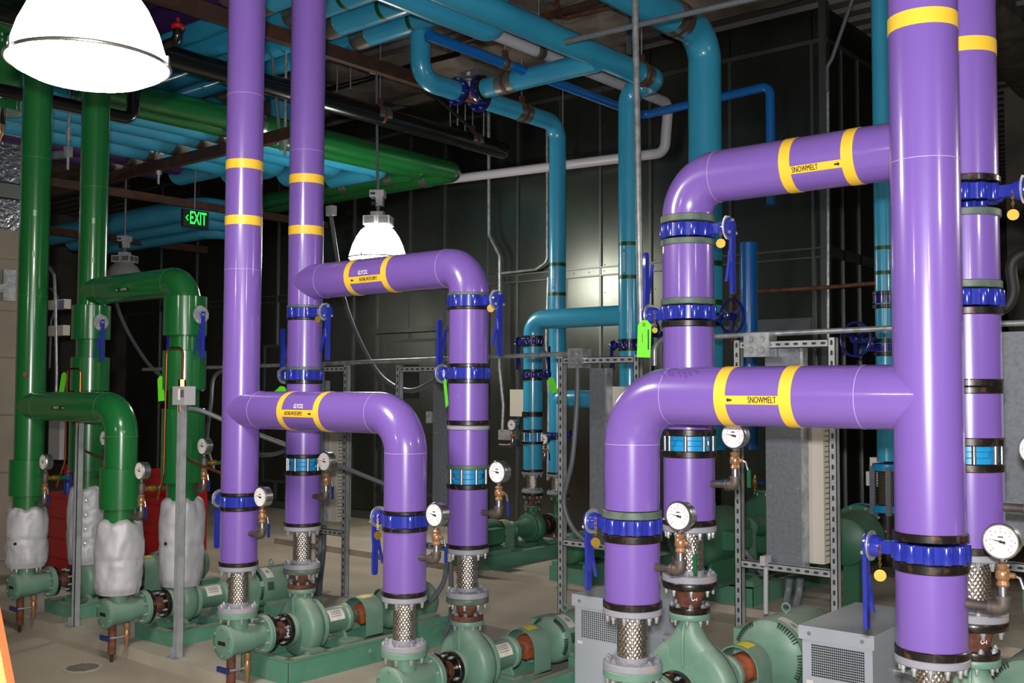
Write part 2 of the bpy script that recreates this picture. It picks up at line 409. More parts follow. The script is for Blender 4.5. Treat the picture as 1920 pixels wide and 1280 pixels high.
def header(key, label, xa, xb, Y, R, m, ztop, zb, zend_a, zend_b, rb, sm='seam', extra=None):
    """a riser at xa from the ceiling, with a branch at height zb to a drop at xb"""
    t = thing('insulated_pipe', label, 'pipe', (xa, Y, zend_a))
    straight(t, (xa, Y, zend_a), (xa, Y, ztop), R, m, 'riser')
    pts = bend([(xa, Y, zb), (xb, Y, zb), (xb, Y, zend_b)], rb, 14)
    wpart('branch', MB().tube(pts, R, 40), m, t)
    s = 1 if xb > xa else -1
    seam(t, (xb-s*rb, Y, zb), (1, 0, 0), R, sm); seam(t, (xa+s*R*1.9, Y, zb), (1, 0, 0), R, sm)
    if zb-rb > zend_b+.05: seam(t, (xb, Y, zb-rb), (0, 0, 1), R, sm)
    for z in (zb+.75, zb+1.7): seam(t, (xa, Y, z), (0, 0, 1), R, sm)
    return t
def bx(x, y, Y, R):
    """room X of a mark seen at pixel x, y on the front of a row pipe"""
    return at(x, y, Y=Y-R*.85).x
# glycol suction (front row)
t = header('P1', 'left purple glycol riser whose low branch carries a right arrow', XC['Pa'], XC['Pb'], Y1, RAD['P'], 'purple', 5.35, 1.594, 1.155, 1.155, .18)
glycol1 = t
for z in (2.911, 2.608): band(t, (XC['Pa'], Y1, z), (0, 0, 1), RAD['P'], .05)
def glycol_marks(t, Y, zc, xa, xb, xt, left, phi):
    R = RAD['P']
    for x in (xa, xb): band(t, (x, Y, zc), (1, 0, 0), R, .04)
    L = xb-xa-.036; on_pipe(t, (xa+xb)/2, Y, zc, R, phi, *strip(L, .036), 'yellow', 'marker_strip', .0012)
    c = (xa+xb)/2; s = 1 if left else -1
    on_pipe(t, c+s*.028, Y, zc, R, phi, *text_mesh('HEATING WATER SUPPLY', .027, .45, 0, .0005), 'ink', 'lettering', .0022)
    on_pipe(t, c-s*.098, Y, zc, R, phi, *arrow(.024, .016, left), 'ink', 'arrow', .0022)
    on_pipe(t, c-.01*s, Y, zc, R, phi+.036/R, *text_mesh('GLYCOL', .03, .66, .0004), 'white_ink', 'lettering', .0022)
def xat(px, py, Y): return at(px, py, Y=Y).x
glycol_marks(t, Y1, 1.594, bx(532, 770, Y1, .0985)-.02, bx(598, 772, Y1, .0985)-.01, 0, False, -.10)
for X in (XC['Pa'], XC['Pb']): flange(t, (X, Y1, 0), 1.137, 1.155, .105, 'black_iron')
# glycol discharge (second row)
t = header('P2', 'right purple glycol riser whose high branch carries a left arrow', XC['Pa'], XC['Pb'], Y2, RAD['P'], 'purple', 5.35, 2.313, 2.18, 2.18, .14)
for z in (2.90, 2.606): band(t, (XC['Pa'], Y2, z), (0, 0, 1), RAD['P'], .05)
glycol_marks(t, Y2, 2.313, bx(655, 522, Y2, .0985)-.01, bx(723, 515, Y2, .0985)-.005, 0, True, -.28)
for X in (XC['Pa'], XC['Pb']): flange(t, (X, Y2, 0), 2.165, 2.18, .104, 'green_iron')
# snowmelt suction
def snow_marks(t, Y, zc, xa, xb, left, phi):
    R = RAD['S']
    for x in (xa, xb): band(t, (x, Y, zc), (1, 0, 0), R, .045)
    L = xb-xa-.04; c = (xa+xb)/2; on_pipe(t, c, Y, zc, R, phi, *strip(L, .03), 'yellow', 'marker_strip', .0012)
    s = 1 if left else -1
    on_pipe(t, c+s*(L/2-.062), Y, zc, R, phi, *text_mesh('SNOWMELT', .031, .62, 0, .0005), 'ink', 'lettering', .0022)
    on_pipe(t, c-s*(L/2-.018), Y, zc, R, phi, *arrow(.022, .017, left), 'ink', 'arrow', .0022)
t = header('S1', 'widest purple riser at right with a low branch marked with a left arrow', XC['Sb'], XC['Sa'], Y1, RAD['S'], 'purple', 5.35, 1.683, 1.25, 1.25, .185)
band(t, (XC['Sb'], Y1, 2.878), (0, 0, 1), RAD['S'], .05)
snow_marks(t, Y1, 1.683, bx(1357, 745, Y1, .106)-.01, bx(1474, 745, Y1, .106), True, -.12)
flange(t, (XC['Sa'], Y1, 0), 1.218, 1.247, .113, 'green_iron'); flange(t, (XC['Sb'], Y1, 0), 1.236, 1.262, .113, 'black_iron')
# scuffs of darker paint on top of the elbow
mb = MB()
for k in range(7):
    x = XC['Sa']+.165+k*.022+random.uniform(-.004, .004); a0 = 1.0+random.uniform(-.08, .08)
    vs = []; fs = []
    for i in range(5):
        ph = a0-.07*i*(.8+.4*random.random()); r = .1068
        for dx in (-.004-.001*random.random(), .004): vs.append((x+dx+.006*i+.01, Y1-r*math.cos(ph), 1.683+r*math.sin(ph)-.0*i))
    mb.add(vs, [(2*i, 2*i+1, 2*i+3, 2*i+2) for i in range(4)])
mat('scuff', (104, 66, 160), .4)
wpart('paint_scuffs', mb, 'scuff', t)
# snowmelt discharge
t = header('S2', 'purple riser at the right edge with a high branch marked with a right arrow', XC['Sb'], XC['Sa'], Y2, RAD['S'], 'purple', 5.35, 2.583, 2.44, 2.43, .15)
band(t, (XC['Sb'], Y2, 2.9), (0, 0, 1), RAD['S'], .05)
snow_marks(t, Y2, 2.583, bx(1475, 312, Y2, .106)-.005, bx(1590, 297, Y2, .106), False, -.38)
flange(t, (XC['Sa'], Y2, 0), 2.402, 2.432, .113, 'green_iron'); flange(t, (XC['Sb'], Y2, 0), 2.424, 2.448, .113, 'black_iron')
# green suction and discharge
def shell(t, X, Y, z0, z1, R): 
    return wpart('valve_shell', MB().lathe([(.09, z0), (R-.003, z0), (R, z0+.003), (R, z1-.003), (R-.003, z1), (.09, z1)], (X, Y, 0), (0, 0, 1), 44), 'green', t)
def green_label(t, X, Y, zc, phi, left):
    R = RAD['G']
    on_pipe(t, X, Y, zc, R, phi, *strip(.17, .026), 'band_green', 'marker_strip', .001)
    on_pipe(t, X+(.02 if left else -.02), Y, zc, R, phi, *text_mesh('COOLING SUPPLY', .022, .42, 0), 'white_ink', 'lettering', .002)
    on_pipe(t, X+(-.07 if left else .07), Y, zc, R, phi, *arrow(.018, .014, left), 'white_ink', 'arrow', .002)
t = header('G1', 'dark green riser at far left with a low branch elbowing down', XC['Ga'], XC['Gb'], Y1, RAD['G'], 'green', 4.3, 1.587, .78, .78, .17, 'seam_green')
green_label(t, bx(112, 764, Y1, .097), Y1, 1.587, -.05, False)
for k in ('Ga', 'Gb'): shell(t, XC[k], Y1, .98, 1.225, .123)
wpart('plug', MB().cyl((XC['Ga']+.08, Y1-.07, 1.80), (XC['Ga']+.086, Y1-.079, 1.80), .018, 12), 'bronze', t)
green1 = t
t = header('G2', 'dark green riser right of the far left one with a high branch elbowing down', XC['Ga'], XC['Gb'], Y2, RAD['G'], 'green', 4.4, 2.40, .9, .9, .15, 'seam_green')
green_label(t, bx(232, 551, Y2, .097), Y2, 2.40, -.25, True)
for a, b in ((2.055, 2.30), (1.69, 1.93), (1.12, 1.50)): shell(t, XC['Ga'], Y2, a, b, .132)
for a, b in ((2.045, 2.30), (1.70, 1.95), (1.11, 1.58)): shell(t, XC['Gb'], Y2, a, b, .136)
green2 = t
for tt, X, Y in ((green1, XC['Ga'], Y1), (green2, XC['Ga'], Y2)):
    for z in (2.62, 2.9):
        d = (CAM-V((X, Y, CAM.z))).normalized(); a = math.atan2(d.y, d.x); R = .0982
        vs = [(X+R*math.cos(a+q), Y+R*math.sin(a+q), z+h) for h in (-.02, .02) for q in (-.1, 0, .1)]
        mat('sticker', (150, 180, 150), .5) if 'sticker' not in MATS else None
        wpart('sticker', MB().add(vs, [(0, 1, 4, 3), (1, 2, 5, 4)]), 'sticker', tt)
# green head fittings above the far left riser
for k, (tt, X, Y, zt) in enumerate(((green1, XC['Ga'], Y1, 4.3), (green2, XC['Ga'], Y2, 4.4))):
    wpart('head_elbow', MB().tube(bend([(X, Y, zt-.01), (X, Y, zt+.28), (X-.9-.3*k, Y, zt+.28)], .2, 12), .0972, 36), 'green', tt)
h0 = at(3, 120, Y=3.75); HX, HY = h0.x, h0.y; HZ = at(20, 214, X=HX).z
hd = thing('insulated_header', 'fat dark green header with capped tees behind the glowing lamp', 'pipe', (HX, HY, HZ))
straight(hd, (HX, HY, HZ), (HX, HY, 5.2), .16, 'green', 'header_body')
for py in (50, 165):
    z = at(15, py, X=HX).z; d1 = V((.9, -.43, 0))
    wpart('tee', MB().cyl((HX, HY, z), V((HX, HY, z))+d1*.24, .12, 36), 'green', hd); wpart('tee_collar', MB().cyl(V((HX, HY, z))+d1*.2, V((HX, HY, z))+d1*.27, .145, 36), 'green', hd)
wpart('drain_nipple', MB().cyl((HX, HY, HZ), (HX, HY, HZ-.1), .04, 14), 'black_iron', hd)
wpart('drain_valve', MB().lathe([(.03, 0), (.034, -.05), (.03, -.08), (.02, -.1), (.008, -.14)], (HX, HY, HZ-.1), (0, 0, 1), 14), 'bronze', hd)

# ------------------------------------------------------------------ spools between the valves
def spool(label, k, Y, z0, z1, flanges=()):
    R = RAD[k[0]]; t = thing('pipe_spool', label, 'pipe', (XC[k], Y, z0))
    straight(t, (XC[k], Y, z0), (XC[k], Y, z1), R, 'purple')
    for a, b, m in flanges: flange(t, (XC[k], Y, 0), a, b, R+.0065, m)
    return t
for k in ('Pa', 'Pb'):
    w_ = WHO[k]
    spool('short purple pipe between blue valve and braided hose, suction of the '+w_, k, Y1, .79, 1.06, ((1.06, 1.08, 'black_iron'), (.768, .79, 'black_iron')))
    spool('purple pipe between the two blue valves on the discharge of the '+w_, k, Y2, 1.832, 2.095, ((2.095, 2.11, 'black_iron'), (1.812, 1.832, 'green_iron' if k == 'Pa' else 'black_iron')))
    spool('purple pipe below the lower blue valve on the discharge of the '+w_, k, Y2, 1.555, 1.735, ((1.735, 1.758, 'black_iron'), (1.53, 1.555, 'black_iron')))
    spool('purple pipe above the blue check valve on the discharge of the '+w_, k, Y2, 1.34, 1.51, ((1.51, 1.53, 'grey_flange'), (1.318, 1.34, 'black_iron' if k == 'Pa' else 'green_iron')))
    spool('purple pipe under the blue check valve on the discharge of the '+w_, k, Y2, .956, 1.222, ((1.222, 1.248, 'black_iron'), (.936, .956, 'black_iron')))
for k in ('Sa', 'Sb'):
    w_ = WHO[k]
    d = .012 if k == 'Sb' else 0
    spool('short purple pipe between blue valve and braided hose, suction of the '+w_, k, Y1, .905, 1.128+d, ((1.128+d, 1.158+d, 'black_iron'), (.878, .905, 'black_iron')))
    spool('purple pipe between the two blue valves on the discharge of the '+w_, k, Y2, 2.085, 2.305, ((2.305, 2.332, 'green_iron'), (2.058, 2.085, 'green_iron')))
    spool('purple pipe below the lower blue valve on the discharge of the '+w_, k, Y2, 1.745, 1.965, ((1.965, 1.992, 'black_iron'), (1.72, 1.745, 'black_iron')))
    spool('purple pipe above the blue check valve on the discharge of the '+w_, k, Y2, 1.545, 1.695, ((1.695, 1.719, 'black_iron'), (1.517, 1.545, 'black_iron')))
    spool('purple pipe under the blue check valve on the discharge of the '+w_, k, Y2, 1.175, 1.428, ((1.428, 1.456, 'black_iron'), (1.15, 1.175, 'black_iron')))
# ================================================================== blue lever valves
def build_valve(R, up, lobes, blue='valve_blue', plate='zinc', big=1.0):
    P = []
    def a(n, mb, m, M=None, pi=None, ang=40): P.append((n, mb.mesh(n, m, ang), M, pi)); return len(P)-1
    H = .027
    mb = MB().lathe([(R-.012, -H), (R+.003, -H), (R+.003, H), (R-.012, H)], (0, 0, 0), (0, 0, 1), 48, False)
    a('body', mb, blue)
    lug = MB().lathe([(.017, -H-.001), (.019, -H+.004), (.019, H-.004), (.017, H+.001)], (0, 0, 0), (0, 0, 1), 14).mesh('lug', blue)
    for i in range(lobes):
        t = 2*PI*(i+.5)/lobes; P.append(('lug', lug, Matrix.Translation((math.cos(t)*(R-.006), math.sin(t)*(R-.006), 0)), None))
    sx = R+.085
    n = a('neck', MB().b2((R-.01, -.02, -.02), (sx-.03, .02, .02)).lathe([(.03, 0), (.036, .02), (.036, .03)], (sx-.035, 0, 0), (1, 0, 0), 20), blue)
    a('notch_plate', MB().lathe([(.0, 0), (.048, 0), (.05, .003), (.048, .006), (0, .006)], (sx-.006, 0, 0), (1, 0, 0), 28), plate)
    tm = MB()
    for i in range(14):
        t = -1.2+i*.17; tm.box((sx, -math.cos(t)*.05, math.sin(t)*.05), (.006, .006, .006))
    a('notches', tm, plate)
    s = 1 if up else -1
    hub = MB().lathe([(0, 0), (.04, 0), (.042, .004), (.04, .012), (.0, .014)], (sx+.001, 0, 0), (1, 0, 0), 24)
    lv = [(-.013, .02), (.013, .02), (.016, -.09), (.012, -.14), (.015, -.2), (.015, -.262), (.009, -.272), (-.009, -.272), (-.015, -.262), (-.014, -.16), (-.02, -.09)]
    hub.prism([(y, -z*s*1) for y, z in lv], (sx+.010, 0, 0), (0, 1, 0), (0, 0, 1), (.013, 0, 0))
    h = a('lever', hub, blue)
    lv2 = [(-.012, -.10), (-.018, -.14), (-.045, -.225), (-.052, -.225), (-.03, -.14), (-.022, -.095)]
    a('squeeze_trigger', MB().prism([(y, -z*s) for y, z in lv2], (sx+.008, 0, 0), (0, 1, 0), (0, 0, 1), (.011, 0, 0)), blue, None, h)
    bt = MB().lathe([(.007, 0), (.007, .008), (.004, .010)], (0, 0, 0), (1, 0, 0), 8).mesh('bolt', 'zinc')
    for y, z in ((-.028, .022), (.028, .022), (0, -.03)): P.append(('bolt', bt, Matrix.Translation((sx+.013, y, z*s)), h))
    return P
def valve(label, k, Y, z, left, up=False, lobes=8, X=None, key=None, R=None, **kw):
    R = R or RAD[k[0]]
    return place(('valve', R, up, lobes, tuple(sorted(kw.items()))), lambda: build_valve(R, up, lobes, **kw), 'butterfly_valve', label, 'valve', (XC[k] if X is None else X, Y, z), PI if left else 0, 'blue lever valves')
for k in ('Pa', 'Pb'):
    valve('blue lever valve with its handle hanging down on the suction of the '+WHO[k], k, Y1, 1.108, True, lobes=6)
    valve('upper blue valve with steel notch plate, handle down, above the '+WHO[k], k, Y2, 2.138, False, lobes=6)
    valve('lower blue valve with its handle pointing up, above the '+WHO[k], k, Y2, 1.785, True, True, lobes=6)
for k in ('Sa', 'Sb'):
    valve('blue lever valve with its handle hanging down on the suction of the '+WHO[k], k, Y1, 1.188+(.012 if k == 'Sb' else 0), True, lobes=12)
    valve('upper blue valve with steel notch plate, handle down, above the '+WHO[k], k, Y2, 2.367 if k == 'Sa' else 2.388, False, lobes=12)
    valve('lower blue valve with its handle pointing up, above the '+WHO[k], k, Y2, 2.025, True, True, lobes=12)
# levers that come out of the green valve shells
def build_lever(up):
    P = []
    s = 1 if up else -1
    def a(n, mb, m, pi=None): P.append((n, mb.mesh(n, m), None, pi)); return len(P)-1
    a('stem', MB().cyl((-.09, 0, 0), (.02, 0, 0), .018, 14), 'valve_blue')
    a('notch_plate', MB().lathe([(0, 0), (.052, 0), (.055, .003), (.052, .007), (0, .007)], (.0, 0, 0), (1, 0, 0), 28), 'zinc')
    tm = MB()
    for i in range(16):
        t = PI*.5+i*.2; tm.box((.003, math.cos(t)*.055, math.sin(t)*.055), (.007, .008, .008))
    a('notches', tm, 'zinc')
    lv = [(-.015, .02), (.015, .02), (.016, -.09), (.015, -.27), (.009, -.28), (-.009, -.28), (-.015, -.27), (-.016, -.09)]
    h = a('lever', MB().prism([(y, -z*s) for y, z in lv], (.012, 0, 0), (0, 1, 0), (0, 0, 1), (.012, 0, 0)), 'valve_blue')
    a('squeeze_trigger', MB().prism([(y, -z*s) for y, z in ((-.014, -.1), (-.02, -.13), (-.05, -.25), (-.058, -.25), (-.034, -.13), (-.024, -.1))], (.012, 0, 0), (0, 1, 0), (0, 0, 1), (.01, 0, 0)), 'valve_blue', h)
    bt = MB().lathe([(.008, 0), (.008, .008), (.004, .010)], (0, 0, 0), (1, 0, 0), 8).mesh('bolt', 'zinc')
    for y, z in ((-.03, .02), (.0, 0), (.03, .02)): P.append(('bolt', bt, Matrix.Translation((.022, y, z*s)), h))
    return P
for k, nm in (('Ga', 'left'), ('Gb', 'right')):
    dx = .135 if k == 'Ga' else .175
    place('lever_dn', lambda: build_lever(False), 'enclosed_valve', 'blue lever hanging from a toothed plate on the shell of the '+WHO[k], 'valve', (XC[k]+dx-.0, Y2, 2.175), 0, 'levers on the green shells')
    place('lever_up', lambda: build_lever(True), 'enclosed_valve', 'blue lever pointing up beside the lower green shell of the '+WHO[k], 'valve', (XC[k]-.165, Y2, 1.83), PI, 'levers on the green shells')
# ------------------------------------------------------------------ wafer check valves with blue bodies
def build_check(R, H):
    P = []
    P.append(('body', MB().lathe([(R*.75, 0), (R*.8, .0), (R*.8, H*.3), (R*.72, H*.35), (R*.72, H*.65), (R*.8, H*.7), (R*.8, H), (R*.75, H)], (0, 0, 0), (0, 0, 1), 32).mesh('body', 'strainer_blue'), None, None))
    P.append(('nameplate', MB().lathe([(R*.74, H*.3), (R*.745, H*.3), (R*.745, H*.7), (R*.74, H*.7)], (0, 0, 0), (0, 0, 1), 8, False, 2.1, 2.9).mesh('nameplate', 'window'), None, None))
    rod = MB().cyl((0, 0, -.01), (0, 0, H+.01), .008, 10).mesh('tie_rod', 'steel')
    for i in range(8):
        t = 2*PI*(i+.5)/8; P.append(('tie_rod', rod, Matrix.Translation((math.cos(t)*R*.93, math.sin(t)*R*.93, 0)), None))
    return P
for k in ('Pa', 'Pb'): place('checkP', lambda: build_check(.1, .07), 'check_valve', 'bright blue check valve caged by steel rods above the '+WHO[k], 'check valve', (XC[k], Y2, 1.248), 0, 'check valves')
for k in ('Sa', 'Sb'): place('checkS', lambda: build_check(.107, .061), 'check_valve', 'bright blue check valve caged by steel rods above the '+WHO[k], 'check valve', (XC[k], Y2, 1.456), 0, 'check valves')
# ------------------------------------------------------------------ pressure gauges on little elbows
def build_gauge(R, dz, lever, tall):
    P = []
    def a(n, mb, m, pi=None, ang=40): P.append((n, mb.mesh(n, m, ang), None, pi)); return len(P)-1
    ex = .2
    a('nipple', MB().cyl((R-.012, 0, 0), (ex-.02, 0, 0), .0145, 14), 'iron_pipe')
    a('elbow', MB().tube(bend([(ex-.035, 0, 0), (ex, 0, 0), (ex, 0, .035)], .022, 6), .021, 14).cyl((ex-.04, 0, 0), (ex-.03, 0, 0), .024, 14).cyl((ex, 0, .028), (ex, 0, .037), .024, 14), 'iron_pipe')
    zt = dz-.05
    z = .037
    a('upright', MB().cyl((ex, 0, z), (ex, 0, z+.03), .0145, 12), 'steel')
    z += .028
    b = a('ball_valve', MB().lathe([(.016, z), (.02, z+.006), (.016, z+.018), (.022, z+.026), (.022, z+.044), (.016, z+.052), (.02, z+.062), (.016, z+.068)], (ex, 0, 0), (0, 0, 1), 14).cyl((ex, 0, z+.035), (ex+.035, 0, z+.035), .009, 10), 'bronze')
    a('lever', MB().tube([(ex+.035, 0, z+.035), (ex+.05, -.004, z+.03), (ex+.06, -.006, z-.0)], .005, 8), 'steel', b)
    a('lever_grip', MB().box((ex+.064, -.006, z-.034), (.013, .009, .07)), lever, b)
    zz = z+.068
    if tall: 
        a('tee', MB().lathe([(.016, zz), (.02, zz+.02), (.022, zz+.04), (.02, zz+.06), (.014, zz+.07)], (ex, 0, 0), (0, 0, 1), 14), 'iron_pipe')
        a('side_cock', MB().cyl((ex, 0, zz+.035), (ex+.0, .09, zz+.035), .013, 12).lathe([(.016, .05), (.018, .06), (.016, .085)], (ex, 0, zz+.035), (0, 1, 0), 12), 'brass')
        a('side_cock_grip', MB().box((ex-.004, .115, zz+.032), (.016, .09, .022)), 'lever_green')
        zz += .07
    a('stem', MB().lathe([(.009, zz), (.013, zz+.008), (.008, zz+.014), (.008, dz-.045)], (ex, 0, 0), (0, 0, 1), 12), 'steel')
    r = .052; c = (ex, 0, dz)
    g = a('case', MB().lathe([(r-.004, -.018), (r, -.018), (r+.003, -.012), (r+.003, -.008), (r-.001, -.004), (r-.001, .03), (r-.006, .034), (0, .034)], c, (0, 1, 0), 36, False), 'steel', None, 30)
    a('dial', MB().lathe([(0, -.0165), (r-.003, -.0165)], c, (0, 1, 0), 36, False), 'gauge_white', g)
    tk = MB(); rd = MB()
    for i in range(31):
        t = math.radians(225-270*i/30); L = .009 if i % 5 == 0 else .005; q = .0009 if i % 5 else .0014
        d = V((math.cos(t), 0, math.sin(t))); e = V((-math.sin(t), 0, math.cos(t))); o = V(c)+V((0, -.0172, 0))
        p0 = o+d*(r-.008); p1 = o+d*(r-.008-L*.7); tk.add([p0+e*q, p0-e*q, p1-e*q, p1+e*q], [(0, 1, 2, 3)])
        if i % 3 == 0:
            p0 = o+d*(r-.018); p1 = o+d*(r-.024); rd.add([p0+e*.0016, p0-e*.0016, p1-e*.0016, p1+e*.0016], [(0, 1, 2, 3)])
    tk.box((ex, -.0172, dz+.014), (.016, .0004, .006))
    a('scale_marks', tk, 'fin_dark', g); a('red_scale', rd, 'gauge_red', g)
    t = math.radians(168); d = V((math.cos(t), 0, math.sin(t))); e = V((-math.sin(t), 0, math.cos(t))); o = V(c)+V((0, -.018, 0))
    a('needle', MB().add([o+d*.036, o+e*.0025-d*.0, o-d*.014+e*.005, o-d*.014-e*.005, o-e*.0025], [(0, 1, 2, 3, 4)]).lathe([(.005, 0), (.004, -.003), (0, -.003)], o, (0, 1, 0), 10, False), 'ink', g)
    return P
for k, Y, z, side in (('Pa', Y1, .942, 'suction'), ('Pa', Y2, 1.105, 'discharge'), ('Pb', Y1, .947, 'suction'), ('Pb', Y2, 1.112, 'discharge'), ('Sa', Y1, 1.04, 'suction'), ('Sa', Y2, 1.323, 'discharge'), ('Sb', Y1, 1.051, 'suction'), ('Sb', Y2, 1.31, 'discharge')):
    lv = 'lever_blue' if k[0] == 'P' else 'lever_green'
    place(('gauge', k[0]), lambda: build_gauge(RAD[k[0]], .2, lv, False), 'pressure_gauge', 'round white pressure gauge on the %s pipe of the %s' % (side, WHO[k]), 'gauge', (XC[k]+(.012 if k[0] == 'S' else 0), Y, z), 0, 'pressure gauges')
for k, Y, z, side in (('Ga', Y1, .94, 'suction'), ('Gb', Y1, .943, 'suction'), ('Ga', Y2, 1.085, 'discharge'), ('Gb', Y2, 1.073, 'discharge')):
    place(('gauge', 'G'), lambda: build_gauge(RAD['G'], .275, 'lever_blue', True), 'pressure_gauge', 'round white pressure gauge on the %s pipe of the %s' % (side, WHO[k]), 'gauge', (XC[k]+.035, Y, z), 0, 'pressure gauges')
# ------------------------------------------------------------------ braided steel flexible connectors
def braid_mesh(r, z0, z1, n=144, m=64):
    vs = []; fs = []; kz = 30
    for j in range(m+1):
        z = z0+(z1-z0)*j/m
        for i in range(n):
            t = 2*PI*i/n
            h = max(math.sin(24*t+kz*(z-z0)*9), math.sin(24*t-kz*(z-z0)*9))
            rr = r+.0016*h; vs.append((rr*math.cos(t), rr*math.sin(t), z))
    for j in range(m):
        for i in range(n):
            i2 = (i+1) % n; fs.append((j*n+i, j*n+i2, (j+1)*n+i2, (j+1)*n+i))
    return MB().add(vs, fs)
BOLT = None
def bolt_mesh(m='zinc'):
    return MB().lathe([(.0095, 0), (.0095, .012), (.0065, .012), (.0065, .026), (.005, .029)], (0, 0, 0), (0, 0, 1), 8).mesh('bolt', m)
def nut_mesh(m='zinc'):
    return MB().lathe([(.0105, 0), (.0105, .008), (.0062, .009), (.0062, .014), (.004, .015)], (0, 0, 0), (0, 0, 1), 6).mesh('bolt', m)
def build_flex(RF, rb, L, nb, lower='grey_flange'):
    P = []
    def a(n, mb, m, pi=None, ang=40): P.append((n, mb.mesh(n, m, ang), None, pi)); return len(P)-1
    def fl(z0, z1): return MB().lathe([(rb*.8, z0), (RF-.003, z0), (RF, z0+.003), (RF, z1-.003), (RF-.003, z1), (rb*.8, z1)], (0, 0, 0), (0, 0, 1), 40)
    b = a('flange', fl(0, .028), lower); t = a('flange', fl(L-.024, L), 'grey_flange')
    a('collar', MB().lathe([(rb+.004, .026), (rb+.005, .028), (rb+.005, .044), (rb+.002, .046)], (0, 0, 0), (0, 0, 1), 32, False), 'grey_flange')
    a('collar', MB().lathe([(rb+.003, L-.036), (rb+.005, L-.03), (rb+.005, L-.022)], (0, 0, 0), (0, 0, 1), 32, False), 'grey_flange')
    a('braid', braid_mesh(rb, .04, L-.028), 'braid', None, 80)
    bm = bolt_mesh(); nm = nut_mesh()
    for i in range(nb):
        q = 2*PI*(i+.5)/nb; x, y = math.cos(q)*(RF-.017), math.sin(q)*(RF-.017)
        P.append(('bolt', bm, Matrix.Translation((x, y, L-.024)) @ Matrix.Rotation(PI, 4, 'X'), t))
        P.append(('bolt', nm, Matrix.Translation((x, y, .028)), b))
    return P
for k, nb in (('Pa', 8), ('Pb', 8)):
    place('flexP1', lambda: build_flex(.104, .05, .243, 8), 'flexible_connector', 'braided steel hose between purple pipe and suction elbow of the '+WHO[k], 'hose', (XC[k], Y1, .525), 0, 'braided connectors')
    place('flexP2', lambda: build_flex(.104, .05, .236, 8), 'flexible_connector', 'braided steel hose above the rusty cone on the discharge of the '+WHO[k], 'hose', (XC[k], Y2, .70), .2, 'braided connectors')
for k in ('Sa', 'Sb'):
    place('flexS1', lambda: build_flex(.112, .057, .228, 12), 'flexible_connector', 'braided steel hose between purple pipe and suction elbow of the '+WHO[k], 'hose', (XC[k], Y1, .65), 0, 'braided connectors')
    place('flexS2', lambda: build_flex(.112, .057, .228, 12), 'flexible_connector', 'braided steel hose above the rusty cone on the discharge of the '+WHO[k], 'hose', (XC[k], Y2, .922), .2, 'braided connectors')
# ------------------------------------------------------------------ rusty cone reducers
def build_reducer(RF, rt, rb2, L, top, bot):
    P = []
    def a(n, mb, m): P.append((n, mb.mesh(n, m), None, None)); return len(P)-1
    a('cone', MB().lathe([(rb2+.004, .02), (rb2+.006, .03), (rt*1.06, L-.04), (rt*1.15, L-.025)], (0, 0, 0), (0, 0, 1), 32), 'rust')
    t = a('top_flange', MB().lathe([(.02, L-.028), (RF-.002, L-.028), (RF, L-.025), (RF, L-.003), (RF-.002, L)], (0, 0, 0), (0, 0, 1), 40), top)
    b = a('bottom_flange', MB().lathe([(.02, 0), (RF*.74, 0), (RF*.75, .003), (RF*.75, .021), (RF*.74, .024), (.02, .024)], (0, 0, 0), (0, 0, 1), 36), bot)
    bm = bolt_mesh(); nm = nut_mesh()
    for i in range(8):
        q = 2*PI*(i+.5)/8; P.append(('bolt', bm, Matrix.Translation((math.cos(q)*(RF-.017), math.sin(q)*(RF-.017), L-.026)) @ Matrix.Rotation(PI, 4, 'X'), t))
        P.append(('bolt', nm, Matrix.Translation((math.cos(q)*(RF*.75-.013), math.sin(q)*(RF*.75-.013), .024)), b))
    return P
for k in ('Pa', 'Pb'): place('redP', lambda: build_reducer(.104, .055, .035, .11, 'green_iron', 'rust'), 'pipe_reducer', 'rusty cone reducer on top of the casing of the '+WHO[k], 'reducer', (XC[k], Y2, .59), .2, 'cone reducers')
for k in ('Sa', 'Sb'): place('redS', lambda: build_reducer(.112, .062, .042, .127, 'black_iron', 'black_iron'), 'pipe_reducer', 'rusty cone reducer on top of the casing of the '+WHO[k], 'reducer', (XC[k], Y2, .795), .2, 'cone reducers')
